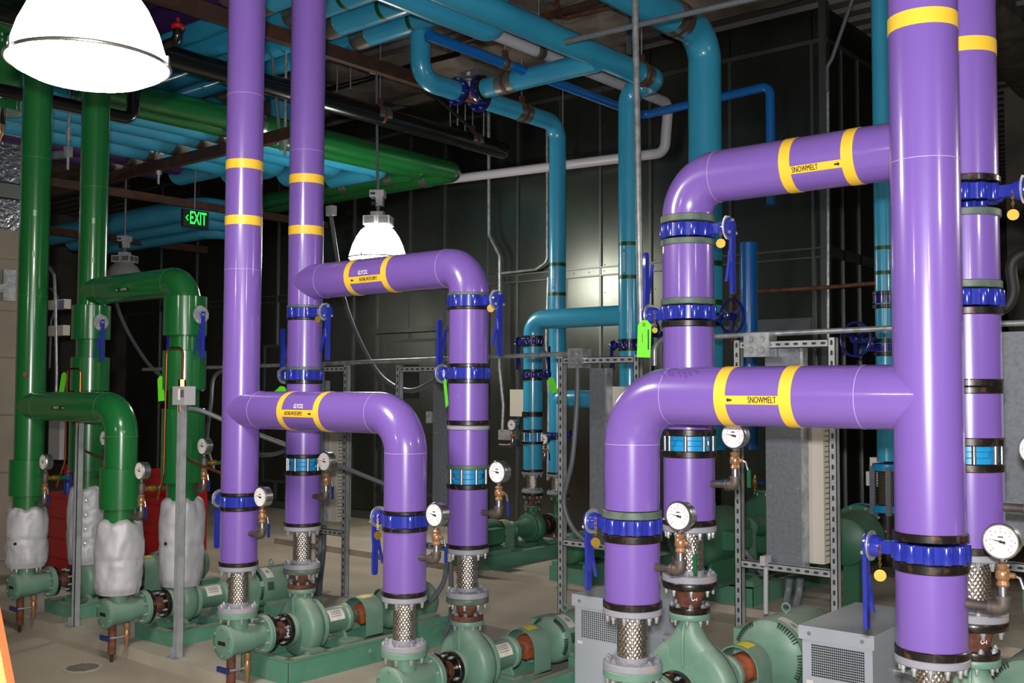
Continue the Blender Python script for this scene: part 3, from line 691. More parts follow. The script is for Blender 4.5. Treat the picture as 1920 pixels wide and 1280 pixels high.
# ------------------------------------------------------------------ suction diffusers
def build_diffuser(h, zt, floor, RF, leg, nb, g='pump_green'):
    """origin on the drop line at axis height h above the floor; body runs along Y, inlet on top"""
    P = []
    def a(n, mb, m, pi=None, ang=40): P.append((n, mb.mesh(n, m, ang), None, pi)); return len(P)-1
    b = a('body', MB().lathe([(.078, -.075), (.078, .05), (.066, .1), (.062, .15)], (0, 0, 0), (0, 1, 0), 32).cyl((0, 0, .02), (0, 0, zt-.025), .056, 28), g)
    c = a('end_cover', MB().lathe([(0, -.098), (.06, -.096), (.086, -.092), (.09, -.088), (.09, -.07), (.08, -.066)], (0, 0, 0), (0, 1, 0), 28), g)
    a('nameplate', MB().box((0, -.0975, -.005), (.062, .004, .02)), 'ink', c)
    i_ = a('inlet_flange', MB().lathe([(.05, zt-.03), (RF-.003, zt-.03), (RF, zt-.027), (RF, zt-.003), (RF-.003, zt), (.05, zt)], (0, 0, 0), (0, 0, 1), 40), g)
    o = a('outlet_flange', MB().lathe([(.06, .145), (.098, .147), (.103, .152), (.103, .176), (.098, .18)], (0, 0, 0), (0, 1, 0), 36), g)
    bm = bolt_mesh()
    for k in range(nb):
        q = 2*PI*(k+.5)/nb
        P.append(('bolt', bm, Matrix.Translation((math.cos(q)*.083, .147, math.sin(q)*.083)) @ Matrix.Rotation(PI/2, 4, 'X') @ Matrix.Scale(.8, 4), o))
        P.append(('bolt', bm, Matrix.Translation((math.cos(q)*(RF-.017), math.sin(q)*(RF-.017), zt-.03)) @ Matrix.Rotation(PI, 4, 'X'), i_))
    small = MB().lathe([(.008, 0), (.008, .007), (.004, .008)], (0, 0, 0), (0, -1, 0), 6).mesh('bolt', g)
    for k in range(6):
        q = 2*PI*(k+.5)/6; P.append(('bolt', small, Matrix.Translation((math.cos(q)*.073, -.094, math.sin(q)*.073)), c))
    # rusty spool and black flange that meet the pump
    a('spool', MB().lathe([(.05, .18), (.047, .2), (.047, .3)], (0, 0, 0), (0, 1, 0), 28), 'rust')
    f = a('pump_side_flange', MB().lathe([(.045, .288), (.083, .29), (.086, .293), (.086, .318), (.083, .32)], (0, 0, 0), (0, 1, 0), 32), 'black_iron')
    f2 = a('companion_flange', MB().lathe([(.06, .181), (.099, .182), (.1, .186), (.1, .2), (.09, .203)], (0, 0, 0), (0, 1, 0), 32), 'black_iron')
    for k in range(8):
        q = 2*PI*(k+.5)/8; P.append(('bolt', bm, Matrix.Translation((math.cos(q)*.07, .29, math.sin(q)*.07)) @ Matrix.Rotation(PI/2, 4, 'X') @ Matrix.Scale(.9, 4), f))
    if leg:
        l = a('support_leg', MB().cyl((-.01, -.03, -.06), (-.01, -.03, -floor+.05), .024, 16), 'rust')
        a('foot_bolt', MB().cyl((-.01, -.03, -floor+.06), (-.01, -.03, -floor+.001), .009, 10), 'rubber', l)
        d = a('blowdown_valve', MB().lathe([(.018, -.07), (.018, -.1), (.013, -.11), (.02, -.13), (.02, -.16), (.012, -.17), (.012, -.2), (.005, -.23)], (.035, .04, 0), (0, 0, 1), 12), 'bronze')
        a('blowdown_lever', MB().tube([(.035, .04, -.15), (.03, -.02, -.15), (.02, -.06, -.15)], .006, 8), 'zinc', d)
        a('lever_grip', MB().box((-.03, -.065, -.155), (.1, .014, .026)), 'lever_blue', d)
    return P
for k, h in (('Ga', .375), ('Gb', .36), ('Pa', .375), ('Pb', .37)):
    place(('dif', h), lambda: build_diffuser(h, .495-h+.03, h-FLOOR, .104, True, 8), 'suction_diffuser', 'dusty green suction elbow with bolted end cover and rusty leg, feeding the '+WHO[k], 'suction elbow', (XC[k], Y1, h), 0, 'suction diffusers')
for k in ('Sa', 'Sb'):
    place('difS', lambda: build_diffuser(.49, .16, .49-FLOOR, .112, True, 12), 'suction_diffuser', 'dusty green suction elbow with bolted end cover and rusty leg, feeding the '+WHO[k], 'suction elbow', (XC[k], Y1, .49), 0, 'suction diffusers')
# ================================================================== pumps
def build_pump(h, Rv, zd, Rf, g, neckr, body=1.0, topflange=True):
    """origin on the discharge line at pad level; shaft along +Y at height h; discharge flange top at zd"""
    P = []
    def a(n, mb, m, pi=None, ang=40): P.append((n, mb.mesh(n, m, ang), None, pi)); return len(P)-1
    c = (0, 0, h)
    v = a('volute', MB().lathe([(.05, -.105), (.085, -.103), (.088, -.1), (.088, -.078), (.07, -.074), (.06, -.065), (Rv*.55, -.055), (Rv*.85, -.05), (Rv*.97, -.035), (Rv, -.01), (Rv, .015), (Rv*.96, .04), (Rv*.82, .055), (Rv*.6, .06)], c, (0, 1, 0), 44), g, None, 50)
    # tapering discharge neck with its rib
    sec = [(.1, .97, .05), (.45, .88, .055), (.7, .70, .058), (.88, .52, .058), (1.02, .37, .055), (1.15, .27, .05)]
    ring_pts = []; zmax = zd-.03
    for q, wx, wy in sec: ring_pts.append((min(h+q*Rv, zmax-.004*(1.2-q)), max(wx*Rv, neckr), max(neckr*.95, wy)))
    ring_pts.append((max(zmax, ring_pts[-1][0]+.001), neckr*1.02, neckr*1.02)); ring_pts.append((zd-.02, neckr*1.1, neckr*1.1))
    vs = []; fs = []; m = 32
    for z, wx, wy in ring_pts:
        for i in range(m): vs.append((wx*math.cos(2*PI*i/m), wy*math.sin(2*PI*i/m), z))
    for j in range(len(ring_pts)-1):
        for i in range(m): fs.append((j*m+i, j*m+(i+1) % m, (j+1)*m+(i+1) % m, (j+1)*m+i))
    n = a('discharge_neck', MB().add(vs, fs), g, None, 60)
    a('rib', MB().tube([(0, -wy-.001, z) for z, wx, wy in ring_pts[1:]], .007, 8), g, n)
    f = a('discharge_flange', MB().lathe([(.02, zd-.024), (Rf-.002, zd-.024), (Rf, zd-.021), (Rf, zd-.003), (Rf-.002, zd)], (0, 0, 0), (0, 0, 1), 36), g)
    bm = bolt_mesh()
    for k in range(8):
        q = 2*PI*(k+.5)/8; P.append(('bolt', bm, Matrix.Translation((math.cos(q)*(Rf-.014), math.sin(q)*(Rf-.014), zd-.024)) @ Matrix.Rotation(PI, 4, 'X') @ Matrix.Scale(.85, 4), f))
    bp = a('back_cover', MB().lathe([(Rv*.7, .058), (Rv*.86, .06), (Rv*.88, .066), (Rv*.88, .084), (Rv*.8, .09), (.085, .095)], c, (0, 1, 0), 36), g)
    sb = MB().lathe([(.009, 0), (.009, .01), (.005, .012)], (0, 0, 0), (0, -1, 0), 6).mesh('bolt', g)
    for k in range(8):
        q = 2*PI*(k+.5)/8; P.append(('bolt', sb, Matrix.Translation((math.cos(q)*.074, -.104, h+math.sin(q)*.074)), v))
    b = a('bearing_housing', MB().lathe([(.09, .09), (.088, .11), (.075, .13), (.073, .29), (.082, .3), (.082, .32), (.07, .33), (.05, .36), (.03, .40)], c, (0, 1, 0), 32), g)
    vs = []
    for y in (.15, .26):
        for i in range(5):
            t = .15+.9*i/4; vs.append((.0762*math.cos(t), y, h+.0762*math.sin(t)))
    # name label sits on the side that faces the aisle
    fs = [(i, i+1, 6+i, 5+i) for i in range(4)]
    a('label', MB().add([(x, y, z) for x, y, z in vs], fs), 'label_white', b)
    def wrap(u, vv): t = .62+vv/.0755; return (.0775*math.cos(t), .205+u, h+.0775*math.sin(t))
    a('lettering', MB().add([wrap(u, q) for q in (.022, .012, .002, -.01) for u, q in ((-.04, q), (.035, q), (.035, q-.003), (-.04, q-.003))], [[4*i, 4*i+1, 4*i+2, 4*i+3] for i in range(4)]), 'fin_dark', b)
    for sx in (-1, 1):
        a('foot', MB().prism([(0, h*.98-Rv*.3), (sx*Rv*.5, h-Rv*.6), (sx*Rv*.95, .02), (sx*Rv*.95, .0), (sx*Rv*.45, .0), (sx*Rv*.3, h-Rv*.85)], (0, -.045, 0), (1, 0, 0), (0, 0, 1), (0, .03, 0)).b2((min(sx*Rv*.4, sx*Rv*1.05), -.06, 0), (max(sx*Rv*.4, sx*Rv*1.05), .02, .015)), g)
    a('rear_foot', MB().prism([(-.04, h-.06), (.04, h-.06), (.07, .0), (-.07, .0)], (0, .27, 0), (1, 0, 0), (0, 0, 1), (0, .02, 0)).b2((-.09, .25, 0), (.09, .31, .012)), g)
    a('shaft', MB().cyl((0, .38, h), (0, .56, h), .02, 16), 'steel')
    a('coupling', MB().lathe([(.02, .43), (.06, .435), (.066, .445), (.066, .465), (.05, .475), (.066, .485), (.066, .505), (.06, .515), (.02, .52)], c, (0, 1, 0), 28), 'rust_orange')
    return P
def build_guard(h):
    r = .105
    arch = [(r*math.cos(PI*i/14), h+r*math.sin(PI*i/14)) for i in range(15)]
    inner = [((r-.006)*math.cos(PI*i/14), h+(r-.006)*math.sin(PI*i/14)) for i in range(14, -1, -1)]
    mb = MB(); poly = [(r, 0)]+arch+[(-r, 0), (-r+.006, 0)]+inner+[(r-.006, 0)]
    vs = []; fs = []; n = len(arch)+2
    outer = [(r, .0)]+arch+[(-r, .0)]; inn = [(r-.006, 0)]+inner[::-1]+[(-r+.006, 0)]
    for y in (.40, .53):
        for (x, z) in outer: vs.append((x, y, z))
        for (x, z) in inn: vs.append((x, y, z))
    m = 2*n
    for i in range(n-1):
        fs += [(i, i+1, m+i+1, m+i), (n+i, n+i+1, m+n+i+1, m+n+i), (i, i+1, n+i+1, n+i), (m+i, m+i+1, m+n+i+1, m+n+i)]
    P = [('cover', MB().add(vs, fs).mesh('cover', 'pump_green'), None, None)]
    lab = [((r+.001)*math.cos(t), y, h+(r+.001)*math.sin(t)) for y in (.42, .5) for t in (1.15, 1.35, 1.55, 1.75)]
    P.append(('warning_label', MB().add(lab, [(i, i+1, 5+i, 4+i) for i in range(3)]).mesh('warning_label', 'label_yellow'), None, 0))
    return P
def build_motor(h, R, L, g):
    """origin below the drive end of the motor, at its foot level"""
    P = []
    def a(n, mb, m, pi=None, ang=40): P.append((n, mb.mesh(n, m, ang), None, pi)); return len(P)-1
    c = (0, 0, h)
    b = a('frame', MB().lathe([(R*.98, .05), (R, .06), (R, L-.06), (R*.98, L-.05)], c, (0, 1, 0), 40), g)
    e = a('end_bell', MB().lathe([(.03, 0), (R*.45, .0), (R*.6, .006), (R*.86, .02), (R*.97, .035), (R*.98, .05)], c, (0, 1, 0), 36), g)
    a('end_bell', MB().lathe([(R*.98, L-.05), (R*.95, L-.03), (R*.8, L-.008), (R*.5, L), (0, L)], c, (0, 1, 0), 36), g)
    s = MB()
    for k in range(9):
        for base in (-.5, .55, 2.1, 3.3):
            t = base+k*.085; d = V((math.cos(t), 0, math.sin(t)))
            s.box(V(c)+d*R*.92+V((0, .0275, 0)), (R*.16, .014, .006), M=Matrix.Rotation(-t, 3, 'Y'))
    a('vent_slots', s, 'slot_shade', e)
    s2 = MB()
    for k in range(7):
        t = .35-k*.06; d = V((math.cos(t), 0, math.sin(t)))
        s2.box(V(c)+d*(R+.0005)+V((0, .09+.0*k, 0)), (.003, .05, .006), M=Matrix.Rotation(-t, 3, 'Y'))
    a('vent_slots', s2, 'slot_shade', b)
    vs = [((R+.0012)*math.cos(t), y, h+(R+.0012)*math.sin(t)) for y in (.07, .13) for t in [.6+.14*i for i in range(7)]]
    a('nameplate', MB().add(vs, [(i, i+1, 8+i, 7+i) for i in range(6)]), 'label_white', b)
    vs = []; n = 12
    for q in range(n):
        u, v2 = .016*math.cos(2*PI*q/n), .016*math.sin(2*PI*q/n); t = 1.0+v2/R; vs.append(((R+.0018)*math.cos(t), .1+u, h+(R+.0018)*math.sin(t)))
    a('emblem', MB().add(vs, [list(range(n))]), 'base_green', b)
    a('eyebolt', MB().ring((0, L*.42, h+R+.026), (0, 1, 0), .02, .005).cyl((0, L*.42, h+R-.01), (0, L*.42, h+R+.01), .008, 8), g)
    for sx in (-1, 1):
        a('foot', MB().b2((min(sx*R*.35, sx*R*1.05), .07, 0), (max(sx*R*.35, sx*R*1.05), L-.07, .02)).b2((min(sx*R*.5, sx*R*.65), .09, .0), (max(sx*R*.5, sx*R*.65), L-.09, h-R*.6)), g)
    a('terminal_box', MB().b2((-R-.09, L*.35, h-.06), (-R+.01, L*.8, h+.07)), g)
    return P
def build_base(wd, y0, y1, hb, rail):
    P = []
    def a(n, mb, m): P.append((n, mb.mesh(n, m), None, None))
    W = wd/2
    a('side_channel', MB().b2((W-.006, y0, 0), (W, y1, hb)).b2((W-.05, y0, hb-.008), (W+.004, y1, hb)), 'base_green')
    a('side_channel', MB().b2((-W, y0, 0), (-W+.006, y1, hb)).b2((-W-.004, y0, hb-.008), (-W+.05, y1, hb)), 'base_green')
    a('end_channel', MB().b2((-W, y0, 0), (W, y0+.006, hb)).b2((-W, y0-.004, hb-.008), (W, y0+.04, hb)), 'base_green')
    a('end_channel', MB().b2((-W, y1-.006, 0), (W, y1, hb)).b2((-W, y1-.04, hb-.008), (W, y1, hb)), 'base_green')
    a('drip_pan', MB().b2((-W+.01, y0+.01, 0), (W-.01, y1-.01, max(.02, hb-.1))), 'base_green')
    a('pump_rail', MB().b2((-W+.01, -.08, hb-.05), (-W*.62, .05, hb)), 'base_green'); a('pump_rail', MB().b2((W*.62, -.08, hb-.05), (W-.01, .05, hb)), 'base_green')
    a('bearing_rail', MB().b2((-W*.6, .22, hb-.05), (W*.6, .36, hb)), 'base_green')
    a('motor_rail', MB().b2((-W+.01, rail, hb-.03), (-W+.09, y1-.02, hb+.04)), 'base_green'); a('motor_rail', MB().b2((W-.09, rail, hb-.03), (W-.01, y1-.02, hb+.04)), 'base_green')
    a('grout_cap', MB().lathe([(0, 0), (.016, 0), (.016, .012), (0, .014)], (W, (y0+y1)/2-.1, hb*.55), (1, 0, 0), 12), 'base_green')
    return P
def pump_set(k, X, Yp, h, Rv, zd, Rf, hb, wd, motor, who, flip=False, g='pump_green', y0=-.27, y1=1.1, neckr=.04, guard=True):
    rz = PI if flip else 0; s = -1 if flip else 1; zp = PAD if not flip else PAD-.01
    hh = h-zp-hb; mR, mL, my = motor
    place(('base', wd, y0, y1, hb), lambda: build_base(wd, y0, y1, hb, my+.04), 'pump_base', 'green steel base frame under the '+who, 'base', (X, Yp, zp), rz, 'pump bases')
    place(('pump', hh, Rv, zd, Rf, g), lambda: build_pump(hh, Rv, zd-zp-hb, Rf, g, neckr), 'centrifugal_pump', 'dusty green casing of the '+who, 'pump', (X, Yp, zp+hb), rz, 'pumps')
    if guard: place(('guard', hh), lambda: build_guard(hh), 'coupling_guard', 'green arched coupling guard with yellow label behind the '+who, 'guard', (X, Yp, zp+hb), rz, 'coupling guards')
    place(('motor', hh, mR, mL, g), lambda: build_motor(hh-.04, mR, mL, g), 'electric_motor', 'ribbed green electric motor driving the '+who, 'motor', (X, Yp+s*my, zp+hb+.04), rz, 'motors')
for k in ('Ga', 'Gb'): pump_set(k, XC[k], Y2, .36, .14, .46, .078, .09, .42, (.13, .44, .52) , WHO[k], y0=-.19, y1=1.0)
for k in ('Pa', 'Pb'): pump_set(k, XC[k], Y2, .372, .163, .588, .08, .13, .42, (.125, .4, .62), WHO[k], y0=-.25, y1=1.12)
for k in ('Sa', 'Sb'): pump_set(k, XC[k], Y2, .475, .215, .793, .086, .12, .5, (.17, .52, .68), WHO[k], y0=-.25, y1=1.28)
# ================================================================== insulation blankets on the green pumps' hoses
from mathutils import noise
def blanket(label, X, Y, z0, z1, R, seed, snaps=(), snapm='zinc', bulge=.0):
    t = thing('insulation_blanket', label, 'insulation', (X, Y, z0), 0, 'grey insulation blankets')
    n, m = 64, 34; vs = []; fs = []; H = z1-z0; off = V((seed*7.3, seed*3.1, 0))
    for j in range(m+1):
        q = j/m; z = H*q
        for i in range(n):
            a = 2*PI*i/n; d = V((math.cos(a), math.sin(a), 0))
            p = d*2.2+V((0, 0, q*4.2))+off
            r = R*(.93+.07*math.sin(PI*min(1, q*1.05)))
            r += .010*noise.noise(p*.8)+.004*noise.noise(p*2.2)-.010*max(0, noise.noise(p*1.1+V((5, 0, 0)))-.25)*2
            r += -.006*math.exp(-((q-.47)/.04)**2)
            for sa, sq in (snaps if seed == 2 else ()):
                da = ((a-sa+PI) % (2*PI)-PI)*R; dz = (q-sq)*H; ds = math.hypot(da, dz)
                r += -.014*math.exp(-(ds/.03)**2)+.006*math.exp(-(ds/.08)**2)*math.sin(8*math.atan2(dz, da))
            if q > .93: r *= 1-.30*((q-.93)/.07)**2*(.75+.5*abs(math.sin(5*a+seed)))
            if q < .06: r *= .97-.06*(1-q/.06)
            zz = z+(.012*math.sin(5*a+seed)*max(0, q-.85)/.15)
            vs.append((d.x*r, d.y*r, zz))
    for j in range(m):
        for i in range(n):
            i2 = (i+1) % n; fs.append((j*n+i, j*n+i2, (j+1)*n+i2, (j+1)*n+i))
    fs.append(list(range(n))[::-1]); fs.append([m*n+i for i in range(n)])
    part('jacket', MB().add(vs, fs), 'blanket', t, 60)
    sm = MB().lathe([(.011, 0), (.010, .006), (0, .008)], (0, 0, 0), (0, 0, 1), 12).mesh('snap', snapm)
    for ang, q in snaps:
        d = V((math.cos(ang), math.sin(ang), 0)); o = obj('snap', sm, t, d*(R+.002)+V((0, 0, H*q))); o.rotation_euler = d.to_track_quat('Z', 'Y').to_euler()
    return t
ca = math.atan2(-Y1, 5.9)
blanket('smooth grey insulation blanket with a dark button on the suction of the left green pump', XC['Ga'], Y1, .50, .905, .136, 1, ((ca-.45, .42),), 'rubber')
blanket('puckered grey insulation blanket with silver snaps above the left green pump', XC['Ga'], Y2, .47, 1.02, .135, 2, tuple((ca-.05, q) for q in (.28, .46, .64, .82)))
blanket('tall smooth grey insulation blanket on the suction of the right green pump', XC['Gb'], Y1, .47, .915, .142, 3)
blanket('creased grey insulation blanket with a dark eyelet on the discharge of the right green pump', XC['Gb'], Y2, .46, 1.015, .142, 4, ((ca-.75, .5),), 'rubber')
# ================================================================== strut posts, tubes and switches by the green pumps
def strut_post(mb, x, y, z0, z1, w=.041, face=(0, -1)):
    t = .004
    mb.b2((x-w/2, y+w/2-t, z0), (x+w/2, y+w/2, z1)).b2((x-w/2, y-w/2, z0), (x-w/2+t, y+w/2, z1)).b2((x+w/2-t, y-w/2, z0), (x+w/2, y+w/2, z1))
    mb.b2((x-w/2, y-w/2, z0), (x-w/2+.01, y-w/2+t, z1)).b2((x+w/2-.01, y-w/2, z0), (x+w/2, y-w/2+t, z1))
    return mb
for x, y, zt, lab in ((-6.74, 3.55, 1.55, 'slim galvanized strut post in front of the left green pump'), (-5.50, 3.53, 1.66, 'slim galvanized strut post in front of the right green pump')):
    t = thing('strut_post', lab, 'post', (x, y, PAD), 0, 'strut posts by the green pumps')
    wpart('channel', strut_post(MB(), x, y, PAD, zt), 'strut', t)
    wpart('foot_plate', MB().b2((x-.07, y-.04, PAD), (x+.03, y+.04, PAD+.006)).b2((x-.03, y-.035, PAD), (x-.024, y+.02, PAD+.06)), 'zinc', t)
    wpart('anchor_bolt', MB().cyl((x-.05, y, PAD+.005), (x-.05, y, PAD+.035), .008, 8), 'zinc', t)
    z = zt+.03
    s = thing('pressure_switch', 'small grey switch box with copper tubes on the post by the '+('left' if x < -6 else 'right')+' green pump', 'switch', (x, y, zt-.06), 0, 'pressure switches')
    wpart('box', MB().b2((x-.05, y-.035, zt-.05), (x+.075, y+.04, zt+.06)), 'lamp_grey', s)
    wpart('label', MB().b2((x+.01, y-.037, zt-.02), (x+.028, y-.035, zt+.045)), 'white_ink', s)
    wpart('cover_print', MB().b2((x+.038, y-.037, zt-.005), (x+.07, y-.035, zt+.04)), 'fin_dark', s)
    wpart('nut', MB().cyl((x-.005, y, zt+.06), (x-.005, y, zt+.10), .022, 6), 'copper', s)
    wpart('nut', MB().cyl((x-.005, y, zt-.09), (x-.005, y, zt-.05), .022, 6), 'copper', s)
    wpart('copper_tube', MB().tube(bend([(x-.005, y, zt+.10), (x-.005, y, zt+.29), (x-.125, y-.03, zt+.29), (x-.135, y-.03, 1.2), (x-.20, Y1+.1, .98+.06)], .035, 6), .0065, 8), 'copper', s)
    wpart('copper_tube', MB().tube(bend([(x-.005, y, zt-.09), (x-.005, y+.02, 1.3), (x-.0, Y2-.0, 1.18), (x-.03+.0, Y2, 1.18)], .06, 6), .0065, 8), 'copper', s)
    if x > -6:
        one('flexible_conduit', MB().tube(spline([(x+.07, y, zt-.07), (x+.16, y+.05, zt-.09), (x+.30, y+.25, zt-.2), (x+.5, y+.6, zt-.36), (x+.62, y+1.2, zt-.6)]), .014, 10), 'conduit_grey', 'grey flexible conduit drooping from the switch by the right green pump', 'conduit')
# ================================================================== floor drain, orange ladder rail
d = at(155, 1252, Z=FLOOR)
t = thing('floor_drain', 'round slotted floor drain cover in the foreground concrete', 'drain', (d.x, d.y, FLOOR))
wpart('cover', MB().lathe([(.0, .0), (.11, 0), (.112, .002), (.112, .004), (0, .005)], (d.x, d.y, FLOOR), (0, 0, 1), 32), 'pad', t)
mb = MB()
for i in range(-4, 5):
    L = math.sqrt(.09**2-(i*.019)**2); mb.b2((d.x+i*.019-.004, d.y-L, FLOOR+.0045), (d.x+i*.019+.004, d.y+L, FLOOR+.0058))
wpart('slots', mb, 'slot_dark', t)
t = thing('ladder', 'out-of-focus orange ladder rail in the lower left corner', 'ladder', (-1.62, .62, FLOOR))
a, b = at(-40, 1160, X=-1.6), at(-14, 1300, X=-1.54)
dr = (b-a).normalized(); lo = a+dr*1.18; hi = a-dr*.12
M = Matrix((_R, dr.cross(_R).normalized(), dr)).transposed()
for k in range(2):
    o = V((-.28*k, -.28*k, 0))
    L = (hi.z-FLOOR)/max(.2, -dr.z); wpart('rail', MB().box(hi+dr*(L/2)+o, (.058, .03, L), M=M), 'orange', t)
for k in range(3):
    q = hi+dr*(.25+.3*k); wpart('rung', MB().cyl(q, q+V((-.28, -.28, 0)), .014, 10), 'zinc', t)
# ================================================================== red tool chests and spray can
def chest(lab, lo, hi, rows=4):
    t = thing('tool_chest', lab, 'tool chest', ((lo[0]+hi[0])/2, (lo[1]+hi[1])/2, lo[2]))
    wpart('body', MB().b2(lo, hi), 'red_paint', t)
    h = (hi[2]-lo[2]-.06)/rows
    for i in range(rows):
        z = lo[2]+.03+i*h; d = wpart('drawer', MB().b2((hi[0], lo[1]+.02, z+.006), (hi[0]+.012, hi[1]-.02, z+h-.006)), 'red_paint', t)
        wpart('drawer', MB().b2((lo[0]+.02, lo[1]-.012, z+.006), (hi[0]-.02, lo[1], z+h-.006)), 'red_paint', t)
    return t
chest('red metal tool chest standing behind the left green pump', (-9.05, 4.46, FLOOR), (-8.45, 4.95, .80))
chest('red metal cabinet standing behind the right green pump', (-9.3, 5.42, FLOOR), (-8.74, 5.9, .93), 3)
c = at(106, 915, X=-8.8)
t = thing('spray_can', 'blue and white spray can with a red cap on the red tool chest', 'can', (c.x, c.y+.1, .80))
wpart('can', MB().lathe([(.032, 0), (.033, .01), (.033, .16), (.028, .18)], (c.x, c.y+.1, .8), (0, 0, 1), 20), 'can_blue', t)
wpart('cap', MB().lathe([(.03, .17), (.033, .18), (.033, .2), (.026, .21), (.03, .22), (.03, .245), (.018, .25)], (c.x, c.y+.1, .8), (0, 0, 1), 20), 'red_paint', t)
wpart('sheet', MB().b2((-8.449, 4.5, .3), (-8.44, 4.9, .78)), 'label_white', thing('paper_sheet', 'pale sheet hung on the side of the left red tool chest', 'paper', (-8.44, 4.7, .3)))
# ================================================================== strut frames with electrical gear behind the front row
YF = 5.6
SLOT = None
def slotted(t, a, b, w, n, name='post', facing='-Y'):
    """perforated strut from a to b with its row of slots on the aisle side"""
    global SLOT
    a, b = V(a), V(b); L = (b-a).length; d = (b-a).normalized(); v = abs(d.z) > .5
    if v:
        m = strut_post(MB(), a.x, a.y, a.z, b.z, w); m.b2((a.x-w/2+.009, a.y-w/2, a.z), (a.x+w/2-.009, a.y-w/2+.003, b.z))
    else:
        m = MB().b2((a.x, a.y-w/2, a.z-w/2), (b.x, a.y-w/2+.004, a.z+w/2)).b2((a.x, a.y-w/2, a.z+w/2-.004), (b.x, a.y+w/2, a.z+w/2)).b2((a.x, a.y-w/2, a.z-w/2), (b.x, a.y+w/2, a.z-w/2+.004))
    p = wpart(name, m, 'strut', t)
    if SLOT is None:
        q = []
        for s, c0 in ((1, 0), (-1, PI)):
            for i in range(5): q.append((.0065*math.cos(c0-PI/2*s*0+PI*i/4), s*.008+.0065*math.sin(c0+PI*i/4)))
        SLOT = MB().prism(q, (0, 0, 0), (1, 0, 0), (0, 0, 1), (0, .002, 0)).mesh('slot', 'slot_dark')
    for i in range(n):
        c = a+d*(L*(i+.5)/n); o = obj('slot', SLOT, p, c-p.parent.location+V((0, -w/2-.0015, 0)))
        if not v: o.rotation_euler = (0, PI/2, 0)
    return p
def strut_frame(label, x0, x1, zt, zc, slots):
    t = thing('strut_rack', label, 'frame', ((x0+x1)/2, YF, FLOOR), 0, 'strut frames')
    slotted(t, (x0, YF, FLOOR), (x0, YF, zt), .044, slots); slotted(t, (x1, YF, FLOOR), (x1, YF, zt), .044, slots)
    n = max(3, int((x1-x0)/.055))
    slotted(t, (x0+.022, YF, zt-.03), (x1-.022, YF, zt-.03), .044, n, 'crossbar'); slotted(t, (x0+.022, YF, zc), (x1-.022, YF, zc), .044, n, 'crossbar')
    for x in (x0, x1): wpart('foot_plate', MB().b2((x-.07, YF-.07, FLOOR), (x+.07, YF+.07, FLOOR+.008)), 'zinc', t)
    return t
strut_frame('perforated strut frame behind the left glycol pump', -6.72, -6.40, 1.90, .56, 34)
strut_frame('perforated strut frame between the two glycol pumps', -5.80, -5.15, 1.89, .56, 34)
strut_frame('perforated strut frame behind the left snowmelt pump elbow', -4.24, -3.64, 1.93, .70, 34)
strut_frame('perforated strut frame left of the wide purple riser', -2.94, -2.36, 2.0, .70, 34)
strut_frame('perforated strut frame behind the right edge', -1.62, -.72, 2.0, .84, 34)
def conduit_run(label, pts, r=.014, m='zinc', n=6): return one('conduit', MB().tube(bend(pts, .08, 6), r, 10), m, label, 'conduit')
conduit_run('thin conduit along the frame tops left of the green tag', [(-9.5, YF+.05, 1.90), (-7, YF+.05, 1.915), (-4.2, YF+.05, 1.95)], .016)
conduit_run('thin conduit along the frame top left of the wide purple riser', [(-3.3, YF+.05, 2.03), (-1.9, YF+.05, 2.045), (0, YF+.05, 2.05)], .016)
conduit_run('tall vertical conduit running from the ceiling to the strut frame', [(-3.672, YF+.02, CEIL-.1), (-3.67, YF+.02, 4.2), (-3.63, YF+.02, 1.95)], .022)
conduit_run('conduit bend rising from the strut frame behind the green tag', [(-3.52, YF, 1.86), (-3.52, YF, 2.0), (-3.30, YF, 2.08), (-3.25, YF, 2.03)], .018)
def j_box(label, lo, hi):
    t = thing('junction_box', label, 'junction box', ((lo[0]+hi[0])/2, (lo[1]+hi[1])/2, lo[2]), 0, 'junction boxes')
    wpart('box', MB().b2(lo, hi), 'zinc', t)
    mb = MB(); w_, h_ = hi[0]-lo[0], hi[2]-lo[2]
    for i in range(2):
        for k in range(2): mb.ring((lo[0]+w_*(.28+.44*i), lo[1], lo[2]+h_*(.28+.44*k)), (0, 1, 0), .017, .0016, 16, 5)
    wpart('knockouts', mb, 'steel', t); return t
j_box('square steel junction box on the frame by the snowmelt elbow', (-4.16, YF-.05, 1.85), (-4.04, YF+.05, 1.98))
j_box('square steel junction box on the frame left of the wide purple riser', (-2.88, YF-.05, 1.90), (-2.72, YF+.05, 2.04))
def cable(label, pts, r=.017, m='conduit_grey'): return one('flexible_conduit', MB().tube(spline(pts, 10), r, 12), m, label, 'conduit')
cable('grey flexible conduit hanging from the junction box by the snowmelt elbow', [(-4.10, YF-.02, 1.85), (-4.10, YF-.03, 1.6), (-4.12, YF-.05, 1.25), (-4.19, YF-.05, .98), (-4.12, YF-.04, .80), (-3.98, YF-.02, .70)])
cable('grey flexible conduit sweeping in a long curve between the glycol risers', [tuple(at(618, 388, Y=6.4)), tuple(at(630, 470, Y=6.4)), tuple(at(645, 560, Y=6.3)), tuple(at(675, 640, Y=6.2)), tuple(at(715, 705, Y=6.1)), tuple(at(765, 732, Y=6.0)), tuple(at(812, 715, Y=5.9)), tuple(at(850, 680, Y=5.8))], .02)
cable('grey flexible conduit dropping behind the green branch elbow', [tuple(at(212, 520, Y=6.4)), tuple(at(222, 580, Y=6.4)), tuple(at(250, 640, Y=6.4)), tuple(at(290, 695, Y=6.3)), tuple(at(340, 725, Y=6.2)), tuple(at(380, 730, Y=6.1))], .02)
